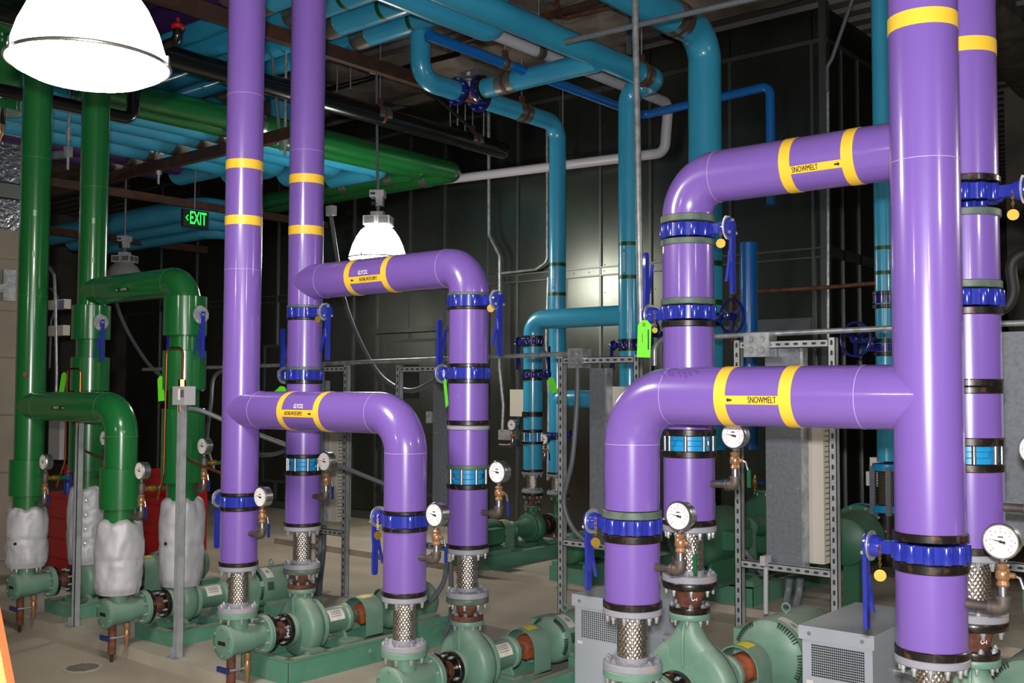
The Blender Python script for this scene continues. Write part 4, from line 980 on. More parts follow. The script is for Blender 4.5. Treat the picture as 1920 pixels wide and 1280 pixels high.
cable('grey flexible conduit looping left of the left glycol riser', [tuple(at(460, 690, Y=5.7)), tuple(at(405, 702, Y=5.7)), tuple(at(395, 760, Y=5.6)), tuple(at(388, 830, Y=5.6)), tuple(at(400, 880, Y=5.5))], .018)
cable('grey flexible conduit curving behind the low glycol branch', [tuple(at(480, 853, Y=5.6)), tuple(at(515, 851, Y=5.6)), tuple(at(545, 838, Y=5.6)), tuple(at(570, 815, Y=5.6))], .018)
for n, (x, x2, lab) in enumerate(((603, 592, 'grey conduit pair going to the floor behind the left glycol pump'), (608, 598, 'grey conduit beside the pair behind the left glycol pump'))):
    cable(lab, [tuple(at(x, 985, Y=YF)), tuple(at(x-2, 1040, Y=YF)), tuple(at(x2, 1110, Y=5.3)), tuple(at(x2-2, 1140, Y=5.2))], .02)
for x, lab in ((1480, 'left grey conduit dropping from the lower bar of the right frame'), (1500, 'right grey conduit dropping from the lower bar of the right frame')):
    cable(lab, [tuple(at(x, 1085, Y=YF)), tuple(at(x-2, 1110, Y=YF)), tuple(at(x-8, 1150, Y=5.5)), tuple(at(x-10, 1180, Y=5.4))], .02)
cable('grey conduit looping behind the right glycol hose', [tuple(at(838, 1055, Y=4.9)), tuple(at(832, 1090, Y=4.8)), tuple(at(815, 1118, Y=4.7)), tuple(at(803, 1128, Y=4.65))], .016)
cable('grey conduit hanging behind the discharge hose of the right glycol pump', [tuple(at(845, 1055, Y=5.0)), tuple(at(846, 1120, Y=4.9)), tuple(at(845, 1165, Y=4.8)), tuple(at(833, 1190, Y=4.7))], .016)
cable('grey conduit curling by the right frame post', [tuple(at(1390, 1028, Y=5.8)), tuple(at(1405, 1042, Y=5.8)), tuple(at(1418, 1060, Y=5.75)), tuple(at(1430, 1075, Y=5.7))], .018)
cable('thick black cable looping behind the right riser', [tuple(at(1868, 585, Y=4.9)), tuple(at(1890, 572, Y=4.9)), tuple(at(1900, 545, Y=4.9)), tuple(at(1896, 500, Y=4.9)), tuple(at(1912, 478, Y=4.9)), tuple(at(1950, 470, Y=4.9))], .025, 'rubber')
# drives / disconnects on the frames
def drive(label, x0, x1, y0, y1, z0, z1, vent=True):
    t = thing('motor_drive', label, 'drive cabinet', ((x0+x1)/2, (y0+y1)/2, z0), 0, 'drive cabinets')
    wpart('back_panel', MB().b2((x0, y0, z0), (x1, y0+.012, z1)), 'galv', t)
    wpart('edge', MB().b2((x1-.004, y0-.006, z0), (x1+.012, y0+.06, z1)), 'zinc', t)
    wpart('cabinet', MB().b2((x0+.03, y0+.06, z0+.02), (x1+.10, y1, z1-.12)), 'beige_box', t)
    sm = MB().lathe([(.006, 0), (.005, .004), (0, .005)], (0, 0, 0), (0, -1, 0), 8).mesh('screw', 'zinc')
    for x in (x0+.03, x1-.03):
        for q in (.04, .35, .65, .97): obj('screw', sm, t, V((x, y0, z0+(z1-z0)*q))-t.location)
    if vent:
        mb = MB(); n = 34
        for i in range(n):
            z = z0+.06+(z1-z0-.26)*i/n
            mb.b2((x1+.1, y0+.08, z), (x1+.102, y0+.08+(y1-y0)*.5, z+.006))
        wpart('louvre_slots', mb, 'fin_dark', t)
        wpart('indicator_strip', MB().b2((x1+.1, y0+.16, z0+.36), (x1+.103, y0+.17, z0+.52)), 'rust_orange', t)
    return t
drive('tall grey drive cabinet with beige louvred side on the right strut frame', -2.80, -2.575, YF+.06, YF+.30, .705, 1.97)
drive('tall dark grey drive cabinet edge on the frame by the snowmelt elbow', -4.06, -3.93, YF+.06, YF+.24, .72, 1.85)
drive('narrow beige drive cabinet on the strut frame behind the left glycol pump', -6.90, -6.76, YF+.06, YF+.28, .60, 1.78)
drive('narrow grey drive cabinet on the frame between the glycol pumps', -5.50, -5.33, YF+.06, YF+.3, .70, 1.75)
t = drive('wide flat grey cabinet at the right edge behind the gauge', -1.46, -.4, 5.2, 5.45, 1.0, 1.98, False)
# white PVC elbow and small boxes
one('conduit_fitting', MB().b2(tuple(at(1425, 1060, Y=YF-.06)), tuple(at(1446, 1040, Y=YF+.02))).cyl(tuple(at(1436, 1062, Y=YF-.03)), tuple(at(1436, 1150, Y=YF-.03)), .014, 10), 'lamp_grey', 'pale grey conduit body clipped under the right frame', 'conduit fitting')
# ------------------------------------------------------------------ grey transformers
def transformer(label, x0, x1, y0, y1, z0, z1):
    t = thing('transformer', label, 'transformer', ((x0+x1)/2, (y0+y1)/2, z0), 0, 'floor transformers')
    wpart('enclosure', MB().b2((x0+.012, y0+.012, z0), (x1-.012, y1-.012, z1-.05)), 'transformer', t)
    wpart('lid', MB().b2((x0, y0, z1-.06), (x1, y1, z1)), 'transformer', t)
    vx0, vx1, vz0, vz1 = x0+.055, x1-.045, z1-.215, z1-.075
    v = wpart('vent_panel', MB().b2((vx0, y0+.008, vz0), (vx1, y0+.012, vz1)), 'transformer', t)
    mb = MB(); nx, nz = 26, 13
    for i in range(nx):
        for j in range(nz):
            x = vx0+(vx1-vx0)*(i+.5)/nx; z = vz0+(vz1-vz0)*(j+.5)/nz; r = .0038; y = y0+.0075
            mb.add([(x-r, y, z-r), (x+r, y, z-r), (x+r, y, z+r), (x-r, y, z+r)], [(0, 1, 2, 3)])
    h = wpart('vent_holes', mb, 'hole', v); h['kind'] = 'stuff'
    sm = MB().lathe([(.009, 0), (.008, .006), (0, .007)], (0, 0, 0), (0, -1, 0), 10).mesh('screw', 'zinc')
    for x in (x0+.05, x1-.05): obj('screw', sm, t, V((x, y0, z1-.03))-t.location)
    wpart('sticker', MB().b2((x0+.03, y0+.0105, z1-.25), (x0+.06, y0+.012, z1-.235)), 'label_white', t)
    wpart('side_fitting', MB().cyl((x1-.012, (y0+y1)/2-.05, z1-.2), (x1+.06, (y0+y1)/2-.05, z1-.2), .022, 14).cyl((x1+.05, (y0+y1)/2-.05, z1-.2), (x1+.08, (y0+y1)/2-.05, z1-.2), .028, 8), 'zinc', t)
    return t
transformer('grey transformer box with a perforated vent beside the left snowmelt pump', -3.27, -2.84, 4.4, 4.95, .2, .655)
transformer('grey transformer box with a perforated vent between the snowmelt pumps', -2.027, -1.69, 4.4, 5.05, .2, .675)
for x0, x1, lab in ((-3.27, -2.84, 'left'), (-2.027, -1.69, 'right')):
    one('transformer_stand', MB().b2((x0+.02, 4.45, PAD), (x0+.07, 4.93, .2)).b2((x1-.07, 4.45, PAD), (x1-.02, 4.93, .2)), 'strut', 'pair of strut rails under the %s grey transformer' % lab, 'stand')
# ------------------------------------------------------------------ lime tags and brass valve tags
def lime(label, c, w_, h_, rot, n=(0, -1, 0), pen=False):
    t = thing('paper_tag', label, 'tag', c, 0, 'lime inspection tags')
    q = [(-w_/2, -h_/2), (w_/2, -h_/2), (w_/2, h_/2-.02), (w_/2-.02, h_/2), (-w_/2+.02, h_/2), (-w_/2, h_/2-.02)]
    cr, sr = math.cos(rot), math.sin(rot); q = [(x*cr-y*sr, x*sr+y*cr) for x, y in q]
    N = V(n).normalized(); u = V((0, 0, 1)).cross(-N).normalized()*-1; u = N.cross(V((0, 0, 1))).normalized()*-1
    part('card', MB().prism(q, (0, 0, 0), u, (0, 0, 1), N*.0012), 'tag_green', t)
    if pen:
        part('print', MB().b2((.018, -.0016, -h_*.3), (.024, -.0013, h_*.25)).b2((-.01, -.0016, -h_*.1), (-.007, -.0013, h_*.15)), 'ink', t)
        part('eyelet', MB().ring((0, -.002, h_/2-.018), (0, 1, 0), .006, .002, 12, 5), 'rust_orange', t)
    return t
lime('large lime tag with printed bars hanging left of the snowmelt discharge', tuple(at(1208, 635, Y=3.72)), .066, .155, -.04, (.0, -1, 0), True)
lime('lime tag sticking out behind the right glycol discharge valve', tuple(at(836, 735, Y=3.80)), .05, .15, .35, (-.6, -1, 0))
lime('lime tag peeking over the low glycol branch', tuple(at(523, 738, Y=3.82)), .06, .11, -.9, (.3, -1, .3))
lime('lime tag leaning by the green shell of the right green pump', tuple(at(302, 728, Y=3.70)), .055, .16, .08, (.2, -1, 0))
lime('lime tag beside the lower shell of the left green pump', tuple(at(118, 718, Y=3.75)), .055, .16, -.2, (.2, -1, 0))
lime('small lime tag on the rear blue piping', tuple(at(1036, 722, Y=7.75)), .07, .15, .35, (.2, -1, 0))
def brass(label, p, L=.06, r=.019):
    p = V(p); t = thing('valve_tag', label, 'tag', p, 0, 'brass valve tags')
    mb = MB(); n = max(4, int(L/.009))
    for i in range(n): mb.ring((0, 0, -L*i/n), (1, 0, 0) if i % 2 else (0, 1, 0), .0045, .0014, 8, 4)
    part('chain', mb, 'brass', t)
    part('disc', MB().lathe([(0, -.0012), (r, -.0012), (r, .0012), (0, .0012)], (0, 0, -L-r), (.4, -1, 0), 24), 'brass', t)
for k, sx in (('Pa', .15), ('Pb', .17), ('Sa', .17), ('Sb', .16)):
    z = {'P': 2.15, 'S': 2.38}[k[0]]
    brass('round brass tag on a chain at the upper valve of the '+WHO[k], (XC[k]+sx, Y2-.03, z), .06 if k[0] == 'S' else .035)
    z = {'P': 1.12, 'S': 1.205}[k[0]]
    if k != 'Pa': brass('small brass tag on a chain at the suction valve of the '+WHO[k], (XC[k]-.15, Y1-.03, z), .075)
brass('small brass tag on a chain at the lower valve of the left snowmelt pump', (XC['Sa']-.145, Y2-.03, 2.03), .06, .012)
# chalk marks
def chalk(label_parent, txt, size, o, u, v):
    tx, tf = text_mesh(txt, size, .8, .0008); o, u, v = V(o), V(u).normalized(), V(v).normalized()
    return wpart('chalk_mark', MB().add([o+u*a+v*b for a, b in tx], tf), 'white_ink', label_parent)
def find(lab): return [o for o in bpy.data.objects if o.get('label') == lab][0]
chalk(find('dusty green suction elbow with bolted end cover and rusty leg, feeding the left glycol pump'), 'PHP', .034, (XC['Pa']+.066, Y1+.2855, .375), (0, 0, 1), (-1, 0, 0))
for k in ('Sa', 'Sb'):
    chalk(find('rusty cone reducer on top of the casing of the '+WHO[k]), 'C-1', .022, (XC[k]+.036, Y2-.045, .855), (.78, .62, 0), (.0, .0, 1))
# ================================================================== rear row: blue pumps' piping
YR, YS = 7.9, 8.29
def rpipe(name, label, segs, cat='pipe'):
    t = thing(name, label, cat, segs[0][0][-1])
    for pts, R, rb, m in segs: wpart('pipe_wall', MB().tube(bend(pts, rb, 10), R, 30), m, t)
    return t
XR = [-6.34, -5.225, -4.45, -3.55, -2.92]
RC = .093
def rear_valve(label, X, Y, z, left, up=False, R=.096): valve(label, None, Y, z, left, up, 12, X=X, R=R, blue='valve_dark', plate='valve_dark')
# main blue rise: long ceiling pipe, riser and low cross branch
ZC1 = 4.45; XY1 = -4.91
t = rpipe('insulated_pipe', 'sky blue riser with low cross branch, fed by the long ceiling pipe', [([(XY1, 4.5, ZC1), (XY1, YR, ZC1), (XR[1], YR, ZC1), (XR[1], YR, 2.16)], .1, .15, 'cyan'), ([(XR[1], YR, 2.385), (XR[0], YR, 2.385), (XR[0], YR, 2.23)], .092, .14, 'cyan')])
for z in (3.02, 2.72): band(t, (XR[1], YR, z), (0, 0, 1), .1, .035, 'band_green')
flange(t, (XR[0], YR, 0), 2.205, 2.23, .105, 'black_iron'); flange(t, (XR[1], YR, 0), 2.14, 2.165, .105, 'black_iron')
rear_valve('dark blue lever valve at the top of the rear pump discharge', XR[0], YR, 2.178, True)
rear_valve('dark blue lever valve on the sky blue riser left of the green tag', XR[1], YR, 2.113, True)
rear_valve('dark blue valve with raised lever lower on the rear pump discharge', XR[0], YR, 1.855, False, True)
def rspool(label, X, Y, z0, z1, fl, m='cyan', R=.092):
    t = thing('pipe_spool', label, 'pipe', (X, Y, z0)); straight(t, (X, Y, z0), (X, Y, z1), R, m)
    for a, b in fl: flange(t, (X, Y, 0), a, b, R+.012, 'black_iron')
    bm = CACHE.setdefault('rb', MB().cyl((0, 0, -.012), (0, 0, .012), .008, 8).mesh('bolt', 'zinc'))
    for a, b in fl:
        for i in range(8):
            q = 2*PI*i/8; obj('bolt', bm, t, V((math.cos(q)*(R+.004), math.sin(q)*(R+.004), (a if a < (z0+z1)/2 else b)-z0)))
    return t
rspool('sky blue pipe between the two rear discharge valves', XR[0], YR, 1.905, 2.125, ((2.125, 2.15), (1.883, 1.905)))
rspool('sky blue pipe with bright glint below the rear discharge valve', XR[0], YR, 1.50, 1.80, ((1.80, 1.827), (1.475, 1.50)))
rspool('short sky blue pipe above the rear blue check valve', XR[0], YR, 1.33, 1.452, ((1.452, 1.475), (1.30, 1.33)))
place('checkR', lambda: build_check(.1, .085), 'check_valve', 'small blue check valve caged by rods on the rear pump discharge', 'check valve', (XR[0], YR, 1.215), 0, 'check valves')
rspool('sky blue pipe below the rear blue check valve', XR[0], YR, .95, 1.19, ((1.19, 1.215), (.925, .95)))
place('flexR', lambda: build_flex(.104, .055, .2, 8), 'flexible_connector', 'plain steel hose above the rear pump beside the glycol gauge', 'hose', (XR[0], YR, .725), 0, 'braided connectors')
place('redR', lambda: build_reducer(.104, .055, .035, .12, 'black_iron', 'rust'), 'pipe_reducer', 'dark rusty reducer on the rear pump', 'reducer', (XR[0], YR, .605), 0, 'cone reducers')
pump_set('R0', XR[0], YR, .40, .145, .605, .085, .12, .42, (.13, .42, .52), 'rear pump beside the right glycol riser', flip=True, g='pump_dark', y0=-.36, y1=.9)
pump_set('R1', XR[1], YR, .40, .145, .605, .085, .12, .42, (.13, .42, .52), 'rear pump hidden behind the snowmelt elbow', flip=True, g='pump_dark', y0=-.36, y1=.9)
rspool('sky blue pipe down to the rear pump behind the snowmelt elbow', XR[1], YR, .62, 2.06, ((2.06, 2.085),))
# suction side of the first rear pump: riser, elbow and run to the ceiling valve
ZV = 4.38
def vert_text(t, X, Y, R, z, up):
    d = CAM-V((X, Y, CAM.z)); a0 = math.atan2(d.y, d.x)-.5
    def wr(verts, lift): return [(X+(R+lift)*math.cos(a0+v*up*-1/R), Y+(R+lift)*math.sin(a0+v*up*-1/R), z+up*u) for u, v in verts]
    vs, fs = text_mesh('CONDENSER WATER', .03, .62, 0); wpart('lettering', MB().add(wr([(u-.02, v) for u, v in vs], .002), fs), 'white_ink', t)
    vs, fs = arrow(.03, .02); wpart('arrow', MB().add(wr([(u+.115, v) for u, v in vs], .002), fs), 'white_ink', t)
t = rpipe('insulated_pipe', 'sky blue riser bending over to the ceiling three-way valve', [([(XR[0], 7.16, ZV), (XR[0], YS, ZV), (XR[0], YS, 1.29)], .086, .17, 'cyan')])
for z in (2.66, 2.955): band(t, (XR[0], YS, z), (0, 0, 1), .086, .035, 'band_green')
wpart('tee', MB().cyl((XR[0], YS, 1.62), (-4.9, YS, 1.62), .086, 28), 'cyan', t)
def saddle(t, o, ax, R, L=.19, hanger=True):
    d = V(ax).normalized(); o = V(o)
    wpart('saddle', MB().lathe([(R+.001, -L/2), (R+.004, -L/2), (R+.004, L/2), (R+.001, L/2)], o, d, 36, False), 'saddle', t)
    if hanger:
        wpart('clevis', MB().lathe([(R+.004, -.018), (R+.009, -.018), (R+.009, .018), (R+.004, .018)], o, d, 30, False), 'clamp', t)
        wpart('clevis_yoke', MB().b2((o.x-.02, o.y-.02, o.z+R), (o.x+.02, o.y+.02, o.z+R+.07)), 'clamp', t)
        wpart('hanger_rod', MB().cyl((o.x, o.y, o.z+R+.05), (o.x, o.y, CEIL-.05), .007, 8), 'zinc', t)
saddle(t, (XR[0], 7.72, ZV), (0, 1, 0), .086)
vert_text(t, XR[0], YS, .086, 2.807, -1)
vert_text(find('sky blue riser with low cross branch, fed by the long ceiling pipe'), XR[1], YR, .1, 2.87, 1)
rear_valve('dark blue valve on the rear suction riser behind the strut post', XR[0], YS, 1.265, False)
rspool('sky blue pipe below the suction valve behind the strut post', XR[0], YS, .9, 1.22, ((1.22, 1.243), (.88, .9)), R=.086)
place('flexR', lambda: build_flex(.104, .055, .2, 8), 'flexible_connector', 'plain steel hose on the rear suction behind the strut post', 'hose', (XR[0], YS, .68), 0, 'braided connectors')
place('difR', lambda: build_diffuser(.40, .28, .34, .104, True, 8, 'pump_dark'), 'suction_diffuser', 'dark green suction elbow of the rear pump behind the strut post', 'suction elbow', (XR[0], YS+.04, .40), PI, 'suction diffusers')
t = rpipe('insulated_pipe', 'sky blue pipe dropping from the ceiling and elbowing into the three-way valve', [([(XR[0], 6.34, 5.3), (XR[0], 6.34, ZV), (XR[0], 6.78, ZV)], .088, .17, 'cyan')])
t = rpipe('insulated_pipe', 'sky blue pipe running right from the ceiling three-way valve', [([(XY1, 6.95, ZV+.02), (XR[0]+.21, 6.95, ZV+.02)], .088, .1, 'cyan')])
saddle(t, (-5.87, 6.95, ZV+.02), (1, 0, 0), .088)
v = thing('control_valve', 'rusty three-way control valve with dark blue flanges hung under the ceiling', 'valve', (XR[0], 6.95, ZV-.1))
wpart('body', MB().cyl((XR[0], 6.8, ZV), (XR[0], 7.14, ZV), .06, 24).cyl((XR[0], 6.95, ZV+.01), (XR[0]+.2, 6.95, ZV+.02), .06, 24), 'rust', v)
for o, ax in (((XR[0], 6.80, ZV), (0, 1, 0)), ((XR[0], 7.10, ZV), (0, 1, 0)), ((XR[0]+.16, 6.95, ZV+.02), (1, 0, 0))):
    f = wpart('flange', MB().lathe([(.06, -.025), (.125, -.02), (.128, 0), (.125, .022), (.06, .028)], o, ax, 32), 'valve_dark', v)
    wpart('gasket_ring', MB().lathe([(.09, .028), (.118, .03), (.118, .04), (.09, .042)], o, ax, 30), 'black_iron', f)
    uu, vv, _ = frame_of(ax)
    for i in range(8):
        q = 2*PI*(i+.5)/8; c = V(o)+(uu*math.cos(q)+vv*math.sin(q))*.108; wpart('bolt', MB().cyl(c-V(ax)*.035, c+V(ax)*.03, .009, 8), 'zinc', f)
wpart('bonnet', MB().lathe([(.05, .03), (.055, .1), (.075, .11), (.075, .125), (.04, .13)], (XR[0]+.02, 6.95, ZV), (0, 0, 1), 24), 'zinc', v)
wpart('actuator', MB().b2((XR[0]-.02, 6.87, ZV+.13), (XR[0]+.2, 7.03, ZV+.19)), 'fin_dark', v)
wpart('actuator_label', MB().b2((XR[0]+.06, 6.868, ZV+.145), (XR[0]+.1, 6.87, ZV+.175)), 'label_white', v)
# second ceiling pipe with elbow, white and royal blue small lines
t = rpipe('insulated_pipe', 'sky blue ceiling pipe whose elbow turns up beside the white line', [([(-5.2, 4.5, 4.45), (-5.2, 6.02, 4.45), (-5.2, 6.02, 5.3)], .098, .16, 'cyan')])
t = rpipe('white_drain_pipe', 'white plastic pipe that drops in a square loop and runs along the air handler', [([(-5.44, 5.7, 4.56), (-5.50, 9.03, 4.60), (-5.56, 9.05, 4.11), (-9.0, 9.05, 4.235)], .052, .1, 'white_pipe')])
saddle(t, (-5.44, 6.85, 4.56), (0, 1, 0), .052, .1)
saddle(t, (-6.85, 9.05, 4.155), (1, 0, 0), .052, .05)
t = rpipe('blue_pipe', 'thin royal blue pipe beside the white pipe turning right at the air handler', [([(-5.62, 5.7, 4.44), (-5.62, 8.75, 4.44), (-4.28, 8.8, 4.5), (-4.28, 8.8, 3.4)], .042, .08, 'blue_pipe')])
saddle(t, (-5.62, 6.62, 4.44), (0, 1, 0), .042, .1)
saddle(find('sky blue riser with low cross branch, fed by the long ceiling pipe'), (XY1, 7.62, ZC1), (0, 1, 0), .1, .15)
# big elbowed riser and the slim risers further right
t = rpipe('insulated_pipe', 'fattest sky blue riser with a wide elbow under the ceiling', [([(XR[2], 3.5, 4.78), (XR[2], YR, 4.78), (XR[2], YR, 1.25)], .142, .26, 'cyan')])
saddle(t, (XR[2], 7.42, 4.78), (0, 1, 0), .142, .2)
for z in (2.78, 2.45): band(t, (XR[2], YR, z), (0, 0, 1), .142, .045, 'band_green')
t = rpipe('insulated_pipe', 'bright blue slim riser behind the snowmelt discharge', [([(-4.28, 8.35, 3.0), (-4.28, 8.35, 1.2)], .075, .1, 'blue_pipe')])
def wheel_valve(label, c, R, ax, body_at):
    c = V(c); t = thing('handwheel_valve', label, 'valve', (c.x, c.y, c.z-R), 0, 'handwheel valves')
    wpart('wheel_rim', MB().ring(c, ax, R, .011, 36, 8), 'valve_dark', t)
    u, v, a = frame_of(ax)
    for k in range(3):
        q = PI/2+2*PI*k/3; d = u*math.cos(q)+v*math.sin(q); s = d.cross(a)*.018
        wpart('spoke', MB().prism([(-.02, 0), (.02, 0), (.012, R), (-.012, R)], c-a*.004, d.cross(a), d, a*.008), 'valve_dark', t)
    wpart('hub', MB().lathe([(.03, -.03), (.03, .03), (.015, .035)], c, ax, 16), 'valve_dark', t)
    b = V(body_at); wpart('gear_box', MB().cyl(c, b, .03, 14).box(b, (.12, .12, .11)), 'valve_dark', t)
    return t
c = at(1372, 593, Y=7.55); wheel_valve('dark blue handwheel right of the snowmelt discharge', c, .135, (-.35, -1, 0), (XR[2]+.12, YR-.12, c.z))
c = at(1604, 636, Y=7.6); wheel_valve('dark blue handwheel left of the wide purple riser', c, .125, (-.2, -1, 0), (XR[4]-.1, YR, c.z-.03))
c = at(1222, 625, Y=7.6); wheel_valve('dark blue handwheel half hidden behind the large lime tag', c, .12, (-.5, -1, 0), (XR[2]-.25, YR, c.z-.03))
t = rpipe('insulated_pipe', 'slim sky blue riser left of the wide purple riser', [([(XR[4], YR, 5.3), (XR[4], YR, 1.18)], .07, .1, 'cyan')])
for z in (2.60, 2.79): band(t, (XR[4], YR, z), (0, 0, 1), .07, .03, 'band_green')
for z in (2.43, 2.33, 2.07, 1.97): flange(t, (XR[4], YR, 0), z, z+.03, .088, 'black_iron')
for z in (2.37, 2.005):
    wpart('valve_band', MB().lathe([(.07, z), (.085, z), (.085, z+.06), (.07, z+.06)], (XR[4], YR, 0), (0, 0, 1), 28), 'valve_dark', t)
ej = thing('expansion_joint', 'spring-braced expansion joint with light blue flanges beside the wide purple riser', 'expansion joint', (XR[4], YR, .6))
for z in (1.11, .80): wpart('flange', MB().cyl((XR[4], YR, z), (XR[4], YR, z+.05), .105, 30), 'strainer_blue', ej)
wpart('bellows', MB().lathe([(.06+.012*(i % 2), .85+.26*i/26) for i in range(27)], (XR[4], YR, 0), (0, 0, 1), 28), 'bellows', ej)
for q in (2.2, 3.6, 5.2): wpart('tie_bar', MB().b2((XR[4]+.1*math.cos(q)-.02, YR+.1*math.sin(q)-.02, .78), (XR[4]+.1*math.cos(q)+.02, YR+.1*math.sin(q)+.02, 1.14)), 'galv', ej)
wpart('lower_pipe', MB().cyl((XR[4], YR, .4), (XR[4], YR, .8), .07, 24), 'black_iron', ej)
ej2 = thing('expansion_joint', 'spring-braced expansion joint with light blue flanges behind the snowmelt discharge', 'expansion joint', (XR[2], YR, .8))
for z in (1.21, .92): wpart('flange', MB().cyl((XR[2], YR, z), (XR[2], YR, z+.045), .165, 30), 'strainer_blue', ej2)
wpart('bellows', MB().lathe([(.12+.014*(i % 2), .96+.25*i/22) for i in range(23)], (XR[2], YR, 0), (0, 0, 1), 28), 'bellows', ej2)
for q in (4.2, 5.4): wpart('tie_bar', MB().b2((XR[2]+.15*math.cos(q)-.02, YR+.15*math.sin(q)-.02, .9), (XR[2]+.15*math.cos(q)+.02, YR+.15*math.sin(q)+.02, 1.27)), 'galv', ej2)
wpart('lower_pipe', MB().cyl((XR[2], YR, .5), (XR[2], YR, .92), .12, 24), 'black_iron', ej2)
# big rear pump between the frames, with its motor towards the aisle
X3 = -3.93
pump_set('R2', X3, 7.95, .62, .25, .90, .11, .14, .62, (.21, .62, .62), 'big rear pump seen through the strut', flip=True, g='pump_dark', y0=-.5, y1=.85, neckr=.09)
t = thing('air_vent', 'little brass vent with blue lever on the big rear pump', 'valve', (X3, 7.75, .90))
wpart('body', MB().lathe([(.014, 0), (.014, .04), (.022, .05), (.022, .09), (.012, .1), (.012, .13)], (X3, 7.75, .90), (0, 0, 1), 12), 'brass', t)
wpart('lever_grip', MB().b2((X3, 7.74, .96), (X3+.09, 7.755, .985)), 'lever_blue', t)
# open suction strainer casting beside it
c = at(1585, 1015, Y=7.5)
t = thing('strainer', 'fat dark green suction strainer with bolted flanges left of the wide purple riser', 'strainer', (c.x, c.y, c.z-.2))
wpart('end_cover', MB().lathe([(0, -.05), (.15, -.045), (.17, -.03), (.175, 0), (.175, .03)], c, (-.1, 1, 0), 32), 'pump_dark', t)
wpart('body', MB().lathe([(.15, .03), (.16, .1), (.2, .3), (.2, .34)], c, (-.1, 1, 0), 32), 'pump_dark', t)
wpart('flange', MB().lathe([(.2, .34), (.235, .34), (.235, .38), (.2, .385)], c, (-.1, 1, 0), 36), 'pump_dark', t)
wpart('gasket_flange', MB().lathe([(.2, .385), (.235, .387), (.235, .44), (.2, .445)], c, (-.1, 1, 0), 36), 'black_iron', t)
wpart('outlet_flange', MB().lathe([(.2, .445), (.24, .447), (.24, .49), (.15, .5), (.12, .6)], c, (-.1, 1, 0), 36), 'strainer_blue', t)
uu, vv, aa = frame_of((-.1, 1, 0))
bm = bolt_mesh()
for i in range(12):
    q = 2*PI*(i+.5)/12; o = obj('bolt', bm, t, c+(uu*math.cos(q)+vv*math.sin(q))*.217+aa*.335-t.location); o.rotation_euler = (-aa).to_track_quat('Z', 'Y').to_euler()
wpart('saddle_leg', MB().b2((c.x-.06, c.y+.1, PAD-.01), (c.x+.06, c.y+.16, c.z-.15)), 'pump_dark', t)
# wall boxes, small gauges and conduits on the air handler
def wbox(name, label, x0, y0, x1, y1, Y, m, dep=.08):
    a, b = at(x0, y1, Y=Y), at(x1, y0, Y=Y); return one(name, MB().b2((a.x, Y, a.z), (b.x, Y+dep, b.z)), m, label, 'wall box')
wbox('wall_cabinet', 'pale square panel on the air handler behind the rear pump pipe', 956, 730, 1000, 780, WALLY-.12, 'beige_box', .1)
wbox('wall_sensor', 'small white square box on the dark casing left of the wide purple riser', 1631, 858, 1650, 878, 9.05, 'gauge_white')
wbox('wall_sensor', 'larger rounded white box below the small square one', 1624, 885, 1652, 910, 9.05, 'gauge_white')
wbox('conduit_box', 'shiny metal conduit box left of the rear pump gauge', 934, 806, 958, 824, 8.6, 'zinc')
def cond(label, pxs, Y, r=.013, m='zinc', rb=.08): return conduit_run(label, [tuple(at(x, y, Y=Y)) for x, y in pxs], r, m)
cond('thin conduit dropping behind the right glycol discharge to the shiny box', [(916, 180), (917, 440), (937, 480), (937, 690), (944, 760), (942, 806)], 9.1, .02)
cond('thin conduit with a rounded return on the air handler left of the sky blue riser', [(934, 513), (1005, 505), (1026, 490), (1026, 240), (1008, 220)], 9.12, .016)
cond('vertical conduit behind the rear sky blue risers', [(1028, 520), (1024, 640), (1029, 740), (1027, 900)], 9.0, .016)
cond('vertical conduit on the air handler corner', [(1552, 150), (1553, 420), (1553, 640)], 9.1, .014)
cond('rusty copper line crossing the air handler right of the snowmelt discharge', [(1374, 650), (1374, 547), (1420, 546), (1545, 539), (1650, 530)], 8.9, .018, 'rust')
cond('diagonal brace rod high in front of the air handler corner', [(1598, 0), (1560, 110), (1551, 125), (1551, 170)], 9.0, .018, 'conduit_grey')
cond('overhead dark pipe crossing above the fat sky blue elbow', [(1060, 78), (1400, 0), (1500, -24)], 6.0, .02, 'galv')
cond('brown pipe crossing under the ceiling left of the tall conduit', [(1044, 0), (1046, 22), (1062, 32), (1180, 3)], 7.6, .022, 'rust')
for n, (x, y, Y, lab) in enumerate(((961, 796, 7.7, 'tiny gauge left of the rear pump discharge'), (1021, 823, 8.1, 'tiny gauge right of the rear pump discharge'))):
    c = at(x, y, Y=Y)
    place('gaugeR', lambda: build_gauge(.05, .2, 'lever_blue', False), 'pressure_gauge', lab, 'gauge', (c.x-.2, c.y, c.z-.2), 0, 'pressure gauges')
